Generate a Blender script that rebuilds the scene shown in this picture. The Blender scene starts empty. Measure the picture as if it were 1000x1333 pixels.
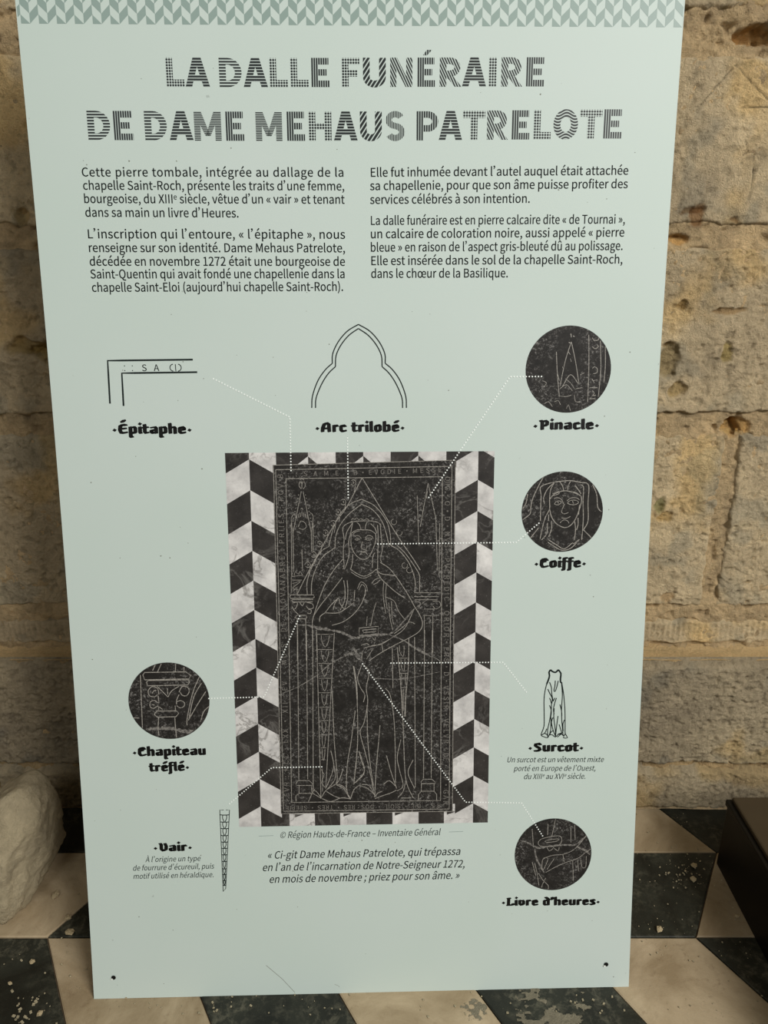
import bpy, bmesh, math, random
import numpy as np
from mathutils import Vector, Matrix
random.seed(7)
SC = bpy.context.scene
COL = SC.collection
# ------------------------------------------------------------------ camera
cam = bpy.data.cameras.new('camera')
cam.sensor_fit = 'VERTICAL'; cam.sensor_height = 36.0
cam.lens = 1022.24 * 36.0 / 1333.0
cam.clip_start = 0.02
cam_o = bpy.data.objects.new('camera', cam); COL.objects.link(cam_o)
cam_o.location = (0, 0, 1.35589)
cam_o.rotation_euler = (math.pi/2 - 0.35716, 0, 0)
SC.camera = cam_o
# ------------------------------------------------------------------ light and exposure
SC.view_settings.view_transform = 'Standard'
SC.view_settings.look = 'None'
SC.view_settings.gamma = 1.0
SC.view_settings.use_curve_mapping = False
SC.view_settings.exposure = 0.0
world = bpy.data.worlds.new('chapel_air'); SC.world = world
world.use_nodes = True
world.node_tree.nodes['Background'].inputs[0].default_value = (1.0, 0.90, 0.74, 1)
world.node_tree.nodes['Background'].inputs[1].default_value = 0.088
def area(name, loc, target, sx, sy, power, color):
    l = bpy.data.lights.new(name, 'AREA'); l.shape = 'RECTANGLE'; l.size = sx; l.size_y = sy
    l.energy = power; l.color = color
    o = bpy.data.objects.new(name, l); COL.objects.link(o); o.location = loc
    o.rotation_euler = (Vector(target) - Vector(loc)).to_track_quat('-Z', 'Y').to_euler()
    return o
area('tall_window_light', (3.3, -3.0, 4.4), (0, 1.2, 0.9), 2.2, 3.0, 402, (1.0, 0.975, 0.95))
area('left_fill_light', (-1.6, -3.6, 4.0), (0, 1.3, 0.9), 1.6, 2.2, 48, (0.96, 0.98, 1.0))  # weak fill lamp added to lift the left side; no known window there
# ------------------------------------------------------------------ helpers
def mesh_obj(name, verts, faces, mat, parent=None, uv=None, smooth=False, cols=None, matidx=None, loc=None):
    me = bpy.data.meshes.new(name)
    verts = np.asarray(verts, float)
    if loc is not None: verts = verts - np.asarray(loc)
    me.from_pydata(verts.tolist(), [], faces if isinstance(faces, list) else faces.tolist())
    for m in (mat if isinstance(mat, (list, tuple)) else [mat]): me.materials.append(m)
    if matidx is not None: me.polygons.foreach_set('material_index', matidx)
    if uv is not None:
        l = me.uv_layers.new(name='UVMap')
        idx = np.empty(len(me.loops), int); me.loops.foreach_get('vertex_index', idx)
        l.data.foreach_set('uv', np.asarray(uv, float)[idx].ravel())
    if cols is not None:
        ca = me.color_attributes.new('stain', 'FLOAT_COLOR', 'POINT')
        c4 = np.ones((len(verts), 4)); c4[:, :3] = cols
        ca.data.foreach_set('color', c4.ravel())
    if smooth: me.polygons.foreach_set('use_smooth', [True]*len(me.polygons))
    me.update()
    o = bpy.data.objects.new(name, me); COL.objects.link(o)
    if loc is not None: o.location = loc
    if parent is not None:
        o.parent = parent
        if loc is None: o.matrix_parent_inverse = Matrix.Translation(parent.location).inverted()
        else: o.location = Vector(loc) - parent.location
    return o
def tag(o, label, cat, group=None, kind=None):
    if label: o['label'] = label
    if cat: o['category'] = cat
    if group: o['group'] = group
    if kind: o['kind'] = kind
    return o
def lin(c):
    return tuple(((v/255)/12.92 if v/255 <= .04045 else ((v/255+.055)/1.055)**2.4) for v in c)
class NT:
    """tiny node helper"""
    def __init__(s, name, rough=.6, spec=.5):
        s.m = bpy.data.materials.new(name); s.m.use_nodes = True
        s.t = s.m.node_tree; s.b = s.t.nodes['Principled BSDF']
        s.b.inputs['Roughness'].default_value = rough
        s.b.inputs['Specular IOR Level'].default_value = spec
    def n(s, typ, **kw):
        nd = s.t.nodes.new(typ)
        for k, v in kw.items(): setattr(nd, k, v)
        return nd
    def link(s, a, b): s.t.links.new(a, b)
    def val(s, sock, v):
        if isinstance(v, bpy.types.NodeSocket): s.link(v, sock)
        elif isinstance(v, (tuple, list)): sock.default_value = tuple(v) + ((1,) if len(v) == 3 and sock.type == 'RGBA' else ())
        else: sock.default_value = v
    def math(s, op, a, b=0.0, c=0.0, clamp=False):
        nd = s.n('ShaderNodeMath', operation=op); nd.use_clamp = clamp
        s.val(nd.inputs[0], a); s.val(nd.inputs[1], b); s.val(nd.inputs[2], c); return nd.outputs[0]
    def noise(s, vec, scale, detail=4, rough=.55, dist=0.0):
        nd = s.n('ShaderNodeTexNoise'); s.val(nd.inputs['Vector'], vec)
        nd.inputs['Scale'].default_value = scale; nd.inputs['Detail'].default_value = detail
        nd.inputs['Roughness'].default_value = rough; nd.inputs['Distortion'].default_value = dist
        return nd.outputs['Fac']
    def mix(s, f, a, b, mode='MIX'):
        nd = s.n('ShaderNodeMix', data_type='RGBA', blend_type=mode)
        s.val(nd.inputs['Factor'], f); s.val(nd.inputs['A'], a); s.val(nd.inputs['B'], b); return nd.outputs['Result']
    def ramp(s, f, lo, hi):
        nd = s.n('ShaderNodeMapRange'); s.val(nd.inputs[0], f)
        nd.inputs[1].default_value = lo; nd.inputs[2].default_value = hi; return nd.outputs[0]
    def coord(s, which='Object'):
        return s.n('ShaderNodeTexCoord').outputs[which]
    def bump(s, h, strength, dist):
        nd = s.n('ShaderNodeBump'); s.val(nd.inputs['Height'], h)
        nd.inputs['Strength'].default_value = strength; nd.inputs['Distance'].default_value = dist
        s.link(nd.outputs[0], s.b.inputs['Normal'])
    def color(s, c): s.val(s.b.inputs['Base Color'], c); return s.m
def flat(name, c, rough=.45, spec=.5):
    t = NT(name, rough, spec); return t.color(lin(c))
# numpy value noise
RT = np.random.RandomState(3).rand(256, 256)
def vnoise(x, y):
    xi = np.floor(x).astype(int); yi = np.floor(y).astype(int); fx = x-xi; fy = y-yi
    fx = fx*fx*(3-2*fx); fy = fy*fy*(3-2*fy)
    g = lambda i, j: RT[i & 255, j & 255]
    return (g(xi, yi)*(1-fx)+g(xi+1, yi)*fx)*(1-fy)+(g(xi, yi+1)*(1-fx)+g(xi+1, yi+1)*fx)*fy
def fbm(x, y, sc, oc=4, seed=0, gain=.5):
    t = 0; a = 1; n = 0
    for i in range(oc):
        k = sc*2**i
        t = t+a*vnoise(x*k+seed*17.3+i*5.1, y*k+seed*9.7+i*3.3); n += a; a *= gain
    return t/n
def sstep(a, b, v):
    t = np.clip((v-a)/(b-a), 0, 1); return t*t*(3-2*t)
# ------------------------------------------------------------------ materials
def stone_mat(name, base, dark=.72, fine=1.0, rough=.9):
    t = NT(name, rough, .15)
    co = t.coord()
    at = t.n('ShaderNodeVertexColor', layer_name='stain').outputs[0]
    a = t.noise(co, 14, 6, .65); b = t.noise(co, 190, 4, .6); c = t.noise(co, 55, 5, .7)
    f = t.math('ADD', t.math('MULTIPLY', a, .45), t.math('ADD', t.math('MULTIPLY', b, .34*fine), t.math('MULTIPLY', c, .35)))
    f = t.ramp(f, .35, .68)
    col = t.mix(f, tuple(v*dark for v in lin(base)), tuple(min(1, v*1.14) for v in lin(base)))
    col = t.mix(1.0, col, at, 'MULTIPLY')
    t.color(col)
    h = t.math('ADD', t.math('MULTIPLY', t.noise(co, 420, 4, .7), .8), t.math('MULTIPLY', t.noise(co, 110, 6, .75), 1.6))
    t.bump(h, 1.0, .0065*fine)
    return t.m
M_STONE = stone_mat('limestone', (224, 204, 166))
M_MORTAR = stone_mat('lime_mortar', (224, 198, 154), .66, 1.2)
M_CHIP = stone_mat('pale_chip', (200, 186, 154), .8, .6)
M_SMEAR = stone_mat('grey_mortar_smear', (168, 160, 136), .7, .6)
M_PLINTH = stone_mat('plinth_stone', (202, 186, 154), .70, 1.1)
M_ROCK = stone_mat('rubble_stone', (190, 176, 146), .72, .7)
def tile_mat(name, base, other, scale, speck, amt, rough=.42):
    t = NT(name, rough, .35)
    co = t.coord(); oi = t.n('ShaderNodeObjectInfo').outputs['Random']
    off = t.n('ShaderNodeVectorMath', operation='ADD'); t.link(co, off.inputs[0])
    cx = t.n('ShaderNodeCombineXYZ'); t.val(cx.inputs[0], t.math('MULTIPLY', oi, 37.)); t.val(cx.inputs[1], t.math('MULTIPLY', oi, 91.)); t.link(cx.outputs[0], off.inputs[1])
    v = off.outputs[0]
    f = t.ramp(t.noise(v, scale, 7, .65, .6), .38, .68)
    col = t.mix(f, lin(base), lin(other))
    g = t.ramp(t.noise(v, 46, 8, .75, .3), .60-amt, .76-amt)
    g2 = t.ramp(t.noise(v, 7, 3, .5), .42, .62)
    col = t.mix(t.math('MULTIPLY', t.math('MULTIPLY', g, g2), .55), col, lin(speck))
    s = t.ramp(t.noise(v, 420, 2, .5), .70, .76)
    col = t.mix(t.math('MULTIPLY', s, .4), col, lin((150, 144, 122)))
    col = t.mix(t.math('MULTIPLY', oi, .18), col, (0, 0, 0))
    t.color(col)
    t.val(t.b.inputs['Roughness'], t.math('ADD', t.math('MULTIPLY', f, .22), rough))
    t.bump(t.math('ADD', t.noise(v, 60, 6, .7), t.noise(v, 300, 3, .6)), .35, .0012)
    return t.m
M_BLACK = tile_mat('black_marble', (30, 31, 25), (54, 56, 46), 7, (128, 124, 104), .115)
M_WHITE = tile_mat('worn_white_marble', (152, 134, 104), (198, 180, 148), 5, (112, 92, 66), .06, .5)
M_GROUT = tile_mat('grout', (80, 68, 52), (110, 92, 70), 20, (60, 50, 40), 0, .9)
M_DARKWOOD = NT('dark_painted_wood', .5, .3)
_f = M_DARKWOOD.noise(M_DARKWOOD.coord(), 22, 5, .6)
M_DARKWOOD = M_DARKWOOD.color(M_DARKWOOD.mix(_f, lin((11, 9, 6)), lin((20, 16, 11))))
M_TOPWOOD = NT('dusty_brown_top', .55, .3)
_f = M_TOPWOOD.noise(M_TOPWOOD.coord(), 9, 6, .6)
M_TOPWOOD = M_TOPWOOD.color(M_TOPWOOD.mix(_f, lin((56, 47, 32)), lin((72, 61, 43))))
# panel and inks
t = NT('mint_panel_laminate', .5, .25)
PANEL_C = (196, 210, 202)
_co = t.coord()
_a = t.ramp(t.noise(_co, 3.0, 3, .5), .3, .7)
_c = t.mix(_a, lin((194, 209, 200)), lin((198, 211, 204)))
_s = t.ramp(t.noise(_co, 95, 2, .5), .775, .80)
_c = t.mix(t.math('MULTIPLY', _s, .35), _c, lin((120, 126, 118)))
M_PANEL = t.color(_c)
M_EDGE = flat('panel_edge_white', (222, 228, 220))
M_INK = flat('dark_green_ink', (20, 32, 29), .5, .25)
M_INKH = flat('heading_ink', (14, 15, 13), .5, .25)
M_INKI = flat('italic_ink', (48, 62, 58), .5, .25)
M_INKR = flat('thin_rule_ink', (104, 124, 120))
M_BAND = flat('grey_green_chevron_ink', (136, 157, 148))
M_DOT = flat('white_dot_ink', (244, 250, 244))
def slab_print():
    t = NT('photo_dark_slab', .5, .2)
    v = t.coord('UV')
    base = t.mix(t.ramp(t.noise(v, 60, 6, .7), .3, .7), lin((28, 27, 25)), lin((48, 46, 43)))
    big = t.ramp(t.noise(v, 15, 4, .65), .42, .58)
    w = t.ramp(t.noise(v, 210, 8, .75, .8), .52, .68)
    c = t.mix(t.math('MULTIPLY', t.math('MULTIPLY', w, big), .72), base, lin((176, 174, 168)))
    s = t.ramp(t.noise(v, 330, 3, .6), .67, .76)
    c = t.mix(t.math('MULTIPLY', s, .6), c, lin((170, 168, 160)))
    return t.color(c)
M_SLAB = slab_print()
def marble_print(name, a, b, vein, vs, amt):
    t = NT(name, .42, .35); v = t.coord('UV')
    c = t.mix(t.ramp(t.noise(v, 26, 6, .65), .32, .68), lin(a), lin(b))
    n = t.noise(v, vs, 5, .6, .8)
    ve = t.ramp(t.math('ABSOLUTE', t.math('SUBTRACT', n, .5)), .03, .0)
    m = t.ramp(t.noise(v, 9, 2, .5), .45, .6)
    c = t.mix(t.math('MULTIPLY', t.math('MULTIPLY', ve, m), amt), c, lin(vein))
    s = t.ramp(t.noise(v, 360, 3, .6), .64, .74)
    c = t.mix(t.math('MULTIPLY', s, .55), c, lin(vein))
    return t.color(c)
M_PLIGHT = marble_print('photo_light_marble', (176, 175, 172), (228, 227, 222), (120, 117, 112), 16, .75)
M_PDARK = marble_print('photo_dark_marble', (38, 36, 34), (62, 59, 56), (140, 138, 132), 14, .35)
def line_mat(name, c, sc, lo, hi, k):
    t = NT(name, .42, .35); v = t.coord('UV')
    f = t.ramp(t.noise(v, sc, 4, .7), lo, hi)
    return t.color(t.mix(t.math('MULTIPLY', f, k), lin((50, 48, 46)), lin(c)))
M_ENGR = line_mat('photo_engraved_line', (172, 168, 158), 260, .25, .55, .9)
M_LETT = flat('photo_inscription', (158, 154, 146), .5, .2)
M_CRACK = line_mat('photo_crack_fill', (150, 147, 140), 230, .36, .62, .85)
def pattern_mat(name, expr):
    """title lettering ink printed as stripes or dots; UV in millimetres from the letter's corner"""
    t = NT('title_ink_' + name, .42, .35)
    sp = t.n('ShaderNodeSeparateXYZ'); t.link(t.coord('UV'), sp.inputs[0])
    f = expr(t, sp.outputs[0], sp.outputs[1])
    return t.color(t.mix(f, lin(PANEL_C), lin((10, 22, 20))))
def stripes(t, x, pitch, fill, soft=.12):
    w = t.math('PINGPONG', t.math('DIVIDE', x, pitch), .5)   # 0 at line centre
    return t.ramp(w, fill/2+soft/2, fill/2-soft/2)
def diag(t, x, y, ang, pitch, fill):
    return stripes(t, t.math('ADD', t.math('MULTIPLY', x, math.cos(ang)), t.math('MULTIPLY', y, math.sin(ang))), pitch, fill)
def dots(t, x, y, p):
    a = t.math('PINGPONG', t.math('DIVIDE', t.math('SUBTRACT', x, p/2), p), .5)
    b = t.math('PINGPONG', t.math('DIVIDE', t.math('SUBTRACT', y, p/2), p), .5)
    r = t.math('SQRT', t.math('ADD', t.math('MULTIPLY', a, a), t.math('MULTIPLY', b, b)))
    return t.ramp(r, .47, .38)
PAT = {
 'o': pattern_mat('dots', lambda t, x, y: dots(t, x, y, 3.72)),
 'H': pattern_mat('heavy_rows', lambda t, x, y: stripes(t, t.math('SUBTRACT', y, 1.9), 3.85, .76)),
 'h': pattern_mat('rows', lambda t, x, y: stripes(t, t.math('SUBTRACT', y, 1.4), .95+3, .60)),
 'f': pattern_mat('fine_rows', lambda t, x, y: stripes(t, t.math('SUBTRACT', y, .6), 2.25, .68)),
 'v': pattern_mat('uprights', lambda t, x, y: stripes(t, t.math('SUBTRACT', x, 1.2), 3.3, .74)),
 's': pattern_mat('fine_uprights', lambda t, x, y: stripes(t, x, 2.35, .66)),
 '/': pattern_mat('broad_rising', lambda t, x, y: diag(t, x, y, math.radians(-35), 5.0, .70)),
 'n': pattern_mat('falling', lambda t, x, y: diag(t, x, y, math.radians(27), 3.3, .63)),
 'w': pattern_mat('waves', lambda t, x, y: stripes(t, t.math('ADD', y, t.math('MULTIPLY', t.math('SINE', t.math('MULTIPLY', x, .26)), 2.2)), 4.0, .63)),
}
STROKES={'slab':'''10p3583 9900 6634 9962 6645 3577 3546 3590 3583 9900
11p3619 9823 6577 9859 6586 3623 3589 3634 3619 9823
11p3786 9671 6417 9683 6429 3789 3740 3803 3786 9671
11s4741 8688 4726 8821 4803 8892 4920 8927 5085 8937 5249 8931 5343 8899 5378 8839
11s4741 8688 4747 8604 4730 8387 4741 8168 4721 8095
11s4771 8616 4796 8748 4897 8910
11s4897 8910 4859 8723 4822 8555 4832 8386 4794 8216 4745 8095
11s4871 8723 4864 8555 4891 8434 4961 8324 5055 8267 5150 8290 5222 8406 5282 8575 5288 8719
11s4871 8723 4966 8783 5083 8781 5201 8773 5288 8707
11s5367 8887 5377 8695 5400 8453 5363 8283 5387 8210
11s5319 8863 5330 8623 5321 8381 5315 8089
11s5269 8381 5233 8309 5225 8114
11s4890 8361 4884 8215 4852 8093
11s4967 8914 5014 8866 5036 8794
11s5143 8913 5119 8865 5107 8793
11s5202 8888 5272 8816 5307 8719
9s4929 8663 4965 8686 5012 8669 5040 8630
9s4929 8617 4969 8641 5011 8618 4971 8604 4929 8617
9s4964 8629 4978 8616
9s5106 8637 5153 8685 5224 8667 5247 8623
9s5110 8615 5165 8644 5224 8624 5171 8600 5110 8615
9s5162 8629 5176 8614
9s5063 8577 5034 8481 5069 8444 5116 8443 5140 8492
9s5009 8347 5056 8388 5115 8383 5146 8346
9s5033 8413 5080 8403 5139 8426
9s4894 8699 4942 8747 5013 8765
8s4874 8951 4897 8982 4932 8963 4968 8991 5003 8957 5038 8981 5085 8949 5132 8975 5179 8948
8s4850 8915 4897 8939
12s4852 8093 4958 8019 5076 7969 5196 8016 5296 8094
12s5296 8094 5362 8015 5505 7989 5612 7975
9s4863 8044 4969 7970 5076 7932 5207 7987
12s4736 8290 4555 8072 4409 7829 4309 7584 4208 7288 4177 7163
12s4708 7948 4501 7680 4306 7435 4183 7238
12s5363 8210 5505 8111 5612 7987 5743 7789 5863 7591 5947 7428 6056 7240 6092 7090 6032 6965 5863 6854 5646 6744 5379 6596 5160 6447
12s5296 8089 5362 7941 5504 7792 5647 7667 5791 7567
12s4516 7097 4709 7157 4878 7279 5000 7427 5073 7575 5110 7723
12s4400 7323 4615 7320 4760 7393 4905 7503
12s4301 7162 4315 7261 4400 7323
12s4400 7323 4522 7482 4643 7592
12s4643 7592 4665 7481 4736 7381
12s4619 7568 4570 7482 4544 7383
12s4731 7899 4752 7727 4738 7529 4664 7369
12s4790 7898 4800 7726 4785 7529 4736 7381
12s4919 7725 4905 7527
9s5421 7867 5408 7670 5426 7472 5454 7297
9s5468 7842 5451 7620 5479 7372
9s5456 7595 5599 7519 5671 7345 5779 7194
9s5503 7496 5526 7222 5574 6996
9s5551 7520 5562 7246 5586 7096
9s5287 7498 5238 7325 5189 7076
9s5130 7252 5116 7077
10s4967 7749 5028 7871 5122 7796 5134 7698
10s4991 7724 5039 7822 5098 7772 5097 7624
10s5218 7844 5266 7905 5362 7941
10s5242 7820 5314 7856 5361 7904
11p4989 7041 5321 7069 5320 6924 4987 6903 4989 7041
11p5044 7003 5285 7025 5272 6975 5067 6957 5044 7003
11s5598 6933 5743 7044 5863 7143 5960 7104
11s5162 6700 5355 6747 5597 6883 5791 7044 5947 7379
11s5065 6676 5234 6724 5380 6747 5597 6883
11s5380 6747 5403 6595
9s5115 6851 5138 6813 5163 6851
9s5211 6875 5259 6812 5272 6874
9s5017 6727 5114 6763 5162 6725
9s5111 6473 5234 6673
9s5040 6625 5026 6446
12s3926 7661 4117 8037 4347 8450 4596 8900 4800 9183 5065 9676
12s5061 9681 5386 9132 5676 8644 5916 8287 6051 8066
12s4099 7659 4104 7890 4200 8161 4346 8408 4489 8500
12s4489 8500 4511 8613 4596 8900 4719 9103 4881 9243 5061 9313
12s4170 7658 4185 7889 4260 8118 4385 8325 4590 8478
12s4590 8478 4602 8653 4676 8858 4839 9061 5061 9232
12s5058 9309 5281 9187 5465 8944 5530 8727 5543 8509
12s5543 8509 5703 8399 5863 8178 5957 7901 5958 7679
12s5044 9229 5228 9134 5385 8944 5464 8727 5516 8482
12s5649 8508 5809 8343 6024 8011 6038 7872 6039 7678
9s4884 9629 4907 9644 4933 9640 4952 9620 4958 9591 4947 9564 4924 9549 4897 9552 4878 9572
9s4911 9613 4927 9592 4909 9580
9s4954 9560 4929 9435
9s4710 9298 4733 9313 4760 9309 4779 9289 4784 9260 4773 9232 4750 9217 4724 9220 4704 9240
9s4738 9281 4753 9261 4735 9249
9s4781 9228 4755 9102
9s4618 9126 4641 9141 4667 9137 4687 9117 4692 9088 4681 9060 4658 9045 4631 9048 4612 9068
9s4645 9109 4661 9089 4643 9077
9s4689 9056 4663 8930
9s4535 8933 4558 8948 4584 8945 4604 8924 4609 8895 4598 8867 4575 8852 4548 8855 4528 8875
9s4562 8916 4578 8896 4560 8884
9s4606 8863 4579 8736
9s4401 8771 4425 8786 4451 8782 4471 8762 4476 8732 4465 8704 4442 8689 4415 8692 4395 8712
9s4429 8754 4445 8733 4427 8721
9s4472 8700 4446 8573
9s4297 8577 4321 8591 4347 8588 4367 8567 4372 8537 4361 8510 4337 8494 4311 8497 4291 8518
9s4325 8559 4341 8539 4322 8526
9s4368 8505 4342 8377
9s4193 8392 4217 8407 4243 8403 4263 8382 4268 8352 4256 8324 4233 8309 4206 8312 4187 8333
9s4221 8374 4237 8354 4218 8341
9s4264 8320 4237 8192
9s4089 8216 4112 8231 4139 8228 4158 8207 4163 8177 4152 8149 4128 8134 4102 8137 4082 8157
9s4116 8199 4132 8178 4114 8166
9s4160 8144 4133 8015
8s5639 8938 5644 8908 5631 8881 5604 8867 5575 8873 5554 8895 5550 8925 5565 8951 5592 8964
8s5732 8748 5737 8718 5724 8691 5697 8677 5667 8682 5647 8704 5643 8735 5657 8761 5684 8774
8s5825 8174 5830 8144 5817 8116 5790 8102 5760 8107 5739 8130 5735 8161 5750 8188 5777 8200
8s5905 8091 5911 8060 5898 8033 5871 8019 5841 8024 5820 8046 5816 8077 5830 8104 5858 8117
10s4038 9453 3881 8742
10s4068 9452 4192 8740
10s3842 7977 3855 8906
10s3875 8060 3881 8742
10s4215 8410 4225 8903
10s4189 8410 4192 8740
10s4027 8079 4025 8453
9s4039 9493 4001 9553 4022 9623 4051 9583 4091 9623 4106 9543 4069 9493
9s4017 9644 4053 9669 4088 9643
9s4052 9623 4049 9503
9s3974 8844 4016 8946 4086 8915 4110 8843 4053 8798 3983 8823
9s3881 8742 3857 8988 3909 9069
9s4192 8740 4228 9026 4179 9087
9s4021 9149 4041 9169 4061 9139
12s3983 9393 3999 9392
12s4100 9392 4116 9391
12s3970 9336 3986 9336
12s4111 9335 4127 9335
12s3956 9280 3972 9279
12s4122 9278 4137 9278
12s3943 9223 3959 9223
12s4132 9221 4148 9221
12s3930 9166 3946 9166
12s4143 9165 4159 9164
12s3916 9110 3932 9109
12s4154 9108 4170 9107
12s3903 9053 3919 9053
12s4164 9051 4180 9050
12s3890 8996 3906 8996
12s4175 8993 4191 8993
12s3876 8939 3892 8939
12s4186 8936 4202 8936
9s3957 8987 3943 9048
9s3986 9003 3975 9068
9s4014 9019 4008 9089
9s4042 9035 4040 9109
9s4070 9019 4071 9088
9s4098 9002 4103 9067
9s4125 8986 4134 9047
8s3842 7977 4025 7996
8s3841 7914 4013 7912
8s3849 7851 3992 7891 3847 7767 3948 7745
8s3883 7997 3905 8060 3955 8017 3986 8069 4025 7996
8s3867 7725 3919 7787 3926 7682
8s3825 7683 3832 7977
12p3814 7652 4210 7647 4220 7605 4189 7584 3812 7589 3799 7621 3814 7652
12p3832 7567 4199 7563 4188 7521 3841 7525 3832 7567
11s3855 7515 3926 7514 3913 7440 3864 7391 3829 7441
11s3852 7391 3898 7341 3945 7291
11s4093 7512 4188 7486 4198 7412 4115 7400 4080 7450
11s4114 7388 4162 7375 4149 7313 4089 7326
11s3974 7513 4008 7451 4045 7513
11p3884 7249 3909 7286 4064 7284 4087 7247 4063 7220 3908 7222 3884 7249
11p3919 7221 3902 6464
11p4063 7220 4059 6462
11p4177 7163 4173 6460
11p4250 6975 4252 6459
11p3919 7020 3878 4232
11p4074 7018 4038 4243
11p4181 7016 4133 4048
11p4244 7016 4269 3866
11p4556 6959 4358 4058
11p3870 4219 4064 4215 4114 4167 4113 4123 3829 4128 3830 4172 3870 4219
11p3881 4122 3878 3984
11p4100 4118 4111 3980
11p3818 3819 3820 3930 3878 3976 4111 3971 4159 4048
11p4043 3815 4111 3971
9s4257 6937 4538 6934
9s4327 6915 4339 6792 4394 6705 4446 6791 4468 6914
9s4260 6662 4518 6659
9s4324 6640 4335 6516 4385 6429 4433 6515 4453 6639
9s4263 6407 4499 6403
9s4322 6385 4331 6260 4377 6172 4421 6259 4440 6383
9s4266 6134 4479 6131
9s4319 6112 4327 5986 4369 5898 4408 5985 4425 6110
9s4269 5867 4459 5864
9s4316 5845 4324 5719 4360 5630 4396 5718 4411 5844
9s4272 5599 4439 5597
9s4314 5577 4320 5451 4352 5361 4383 5450 4397 5576
9s4275 5349 4421 5347
9s4311 5327 4316 5200 4344 5110 4372 5199 4384 5326
9s4278 5078 4401 5076
9s4308 5056 4312 4928 4335 4838 4359 4928 4370 5055
9s4281 4834 4383 4832
9s4306 4811 4309 4683 4328 4592 4348 4682 4357 4810
9s4283 4610 4366 4608
8s4274 4445 4329 4334
8s4337 4334 4282 4170
8s4282 4170 4340 4086
8s4305 4445 4298 4004
12s4502 5904 4509 5529 4526 4933 4568 4248 4541 4165
12s4460 4784 4507 4524 4479 4359 4371 4086
12s4507 4524 4534 4276 4476 4153 4370 4030
12s4674 4438 4633 4302 4567 4165 4370 4030 4278 3894
12s4553 4124 4682 4052 4758 3913 4796 3842
12s4277 3880 4189 4006 4125 4035
12s4111 3980 4264 3880
12s4370 4003 4498 3917 4601 3874
12s4290 3866 4445 3807 4627 3873 4783 3857
12s4553 4138 4656 4108 4733 4024
12s4888 6350 4935 6004 4943 5522 4936 4872 4864 4160
12s4904 5523 4821 4928 4752 4519 4733 4051 4796 3856
12s4796 3842 4863 4021 4967 4103 5122 4044
12s4961 4762 4998 4597 5052 4349 4890 4159
12s5031 6375 4952 6137 5001 5950 5076 5815 5050 5681
12s5056 6374 5156 6240 5103 5948 5126 5680 5059 5304 4988 5115 5067 4760 5142 4429 5217 4014
12s4879 6350 4925 5951 4945 5413 4934 4816 4868 4158
12s4853 4020 4958 4102 5113 4043 5229 3931
12s4854 4131 5051 4362 5014 4596 4964 4761
12s5242 3903 5139 4098 5010 4128
12s5341 5245 5313 4919 5271 4455 5236 3875
12s5113 5626 5121 4977 5168 4456 5217 4097
12s5236 3875 5294 3957 5372 3983
12s5241 3847 5372 3900 5528 3953 5632 4006
12s5453 4671 5530 4368 5633 4034
12s5399 4121 5503 4189 5633 4062
12s5439 5930 5522 5808 5585 5404 5609 4860 5612 4145
12s5563 6684 5573 5941
12s5651 6683 5714 5939 5751 5266 5764 4857 5802 4197 5932 3848
12s5853 6838 5846 6337 5803 5804 5790 5400
12s5712 4967 5647 4640 5685 4392 5750 4087 5645 3992
12s5802 4197 5749 3977 5658 3867
12s5931 4581 5841 4335 5958 4028
12s5710 3852 5893 3849
11p5954 6863 5971 4056
11p6130 6992 6119 4219
11p6264 6990 6257 4217
11p6114 4206 6270 4203 6330 4146 6330 4119 6075 4123 6075 4159 6114 4206
11p6080 4123 6080 3985
11p6309 4119 6310 3980
11p6023 3805 6028 3916 6080 3976 6310 3972 6357 3910 6357 3799
9s5689 6722 5694 6603 5752 6510 5770 6602 5770 6708
9s5676 6485 5828 6483
9s5714 6471 5727 6312 5770 6245 5785 6470
9s5688 6206 5841 6204
9s5727 6192 5726 5979
9s5795 6192 5795 5978
9s5714 5939 5828 5938
9s5739 5912 5744 5509
9s5803 5911 5777 5401
9s5764 5912 5764 5509
9s6176 9579 6048 8830
9s6176 9579 6313 8963
9s5993 9368 6023 8505
9s6380 8881 6374 7952
9s6313 8936 6346 8063
9s6164 9447 6152 9313
9s5945 7665 6376 7660
9s5945 7596 6377 7591
9s5958 7540 6350 7535
9s6121 7370 6297 7368
9s6108 7258 6311 7242
9s6122 7244 6124 6579
9s6271 7242 6275 6577
9s6269 7508 6377 7507 6405 7423 6324 7368 6270 7424
9s5972 7512 6053 7483 6026 7399
9s6125 9420 6109 9404
9s6217 9420 6233 9403
9s6104 9324 6088 9309
9s6236 9323 6252 9307
9s6083 9228 6068 9212
9s6255 9227 6271 9211
9s6063 9132 6047 9116
9s6275 9130 6291 9114
9s6042 9035 6026 9019
9s6294 9033 6310 9017
9s6021 8939 6005 8923
9s6313 8936 6329 8920''',
'crack':'''55s4108 7102 4299 7050 4491 7010
40s4491 7010 4682 6970 4850 6880 4946 6866 5067 6890 5260 6912 5501 6922
25s3893 7117 4108 7102
25s5501 6922 5646 7020 5947 7379
25s5501 6922 5742 6818 5936 6689 6228 6521
12s5947 7379 6079 7464 6222 7586
14s3563 5838 3896 5979 4254 6200 4459 6383 4713 6524 4916 6588
45s4714 6551 4915 6574 5015 6481
12s5206 6120 5714 6099 6095 6161 6400 6223
12s5841 6733 6145 6545 6348 6463 6450 6355
50s4882 6693 4956 6508 5056 6427''',
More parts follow.
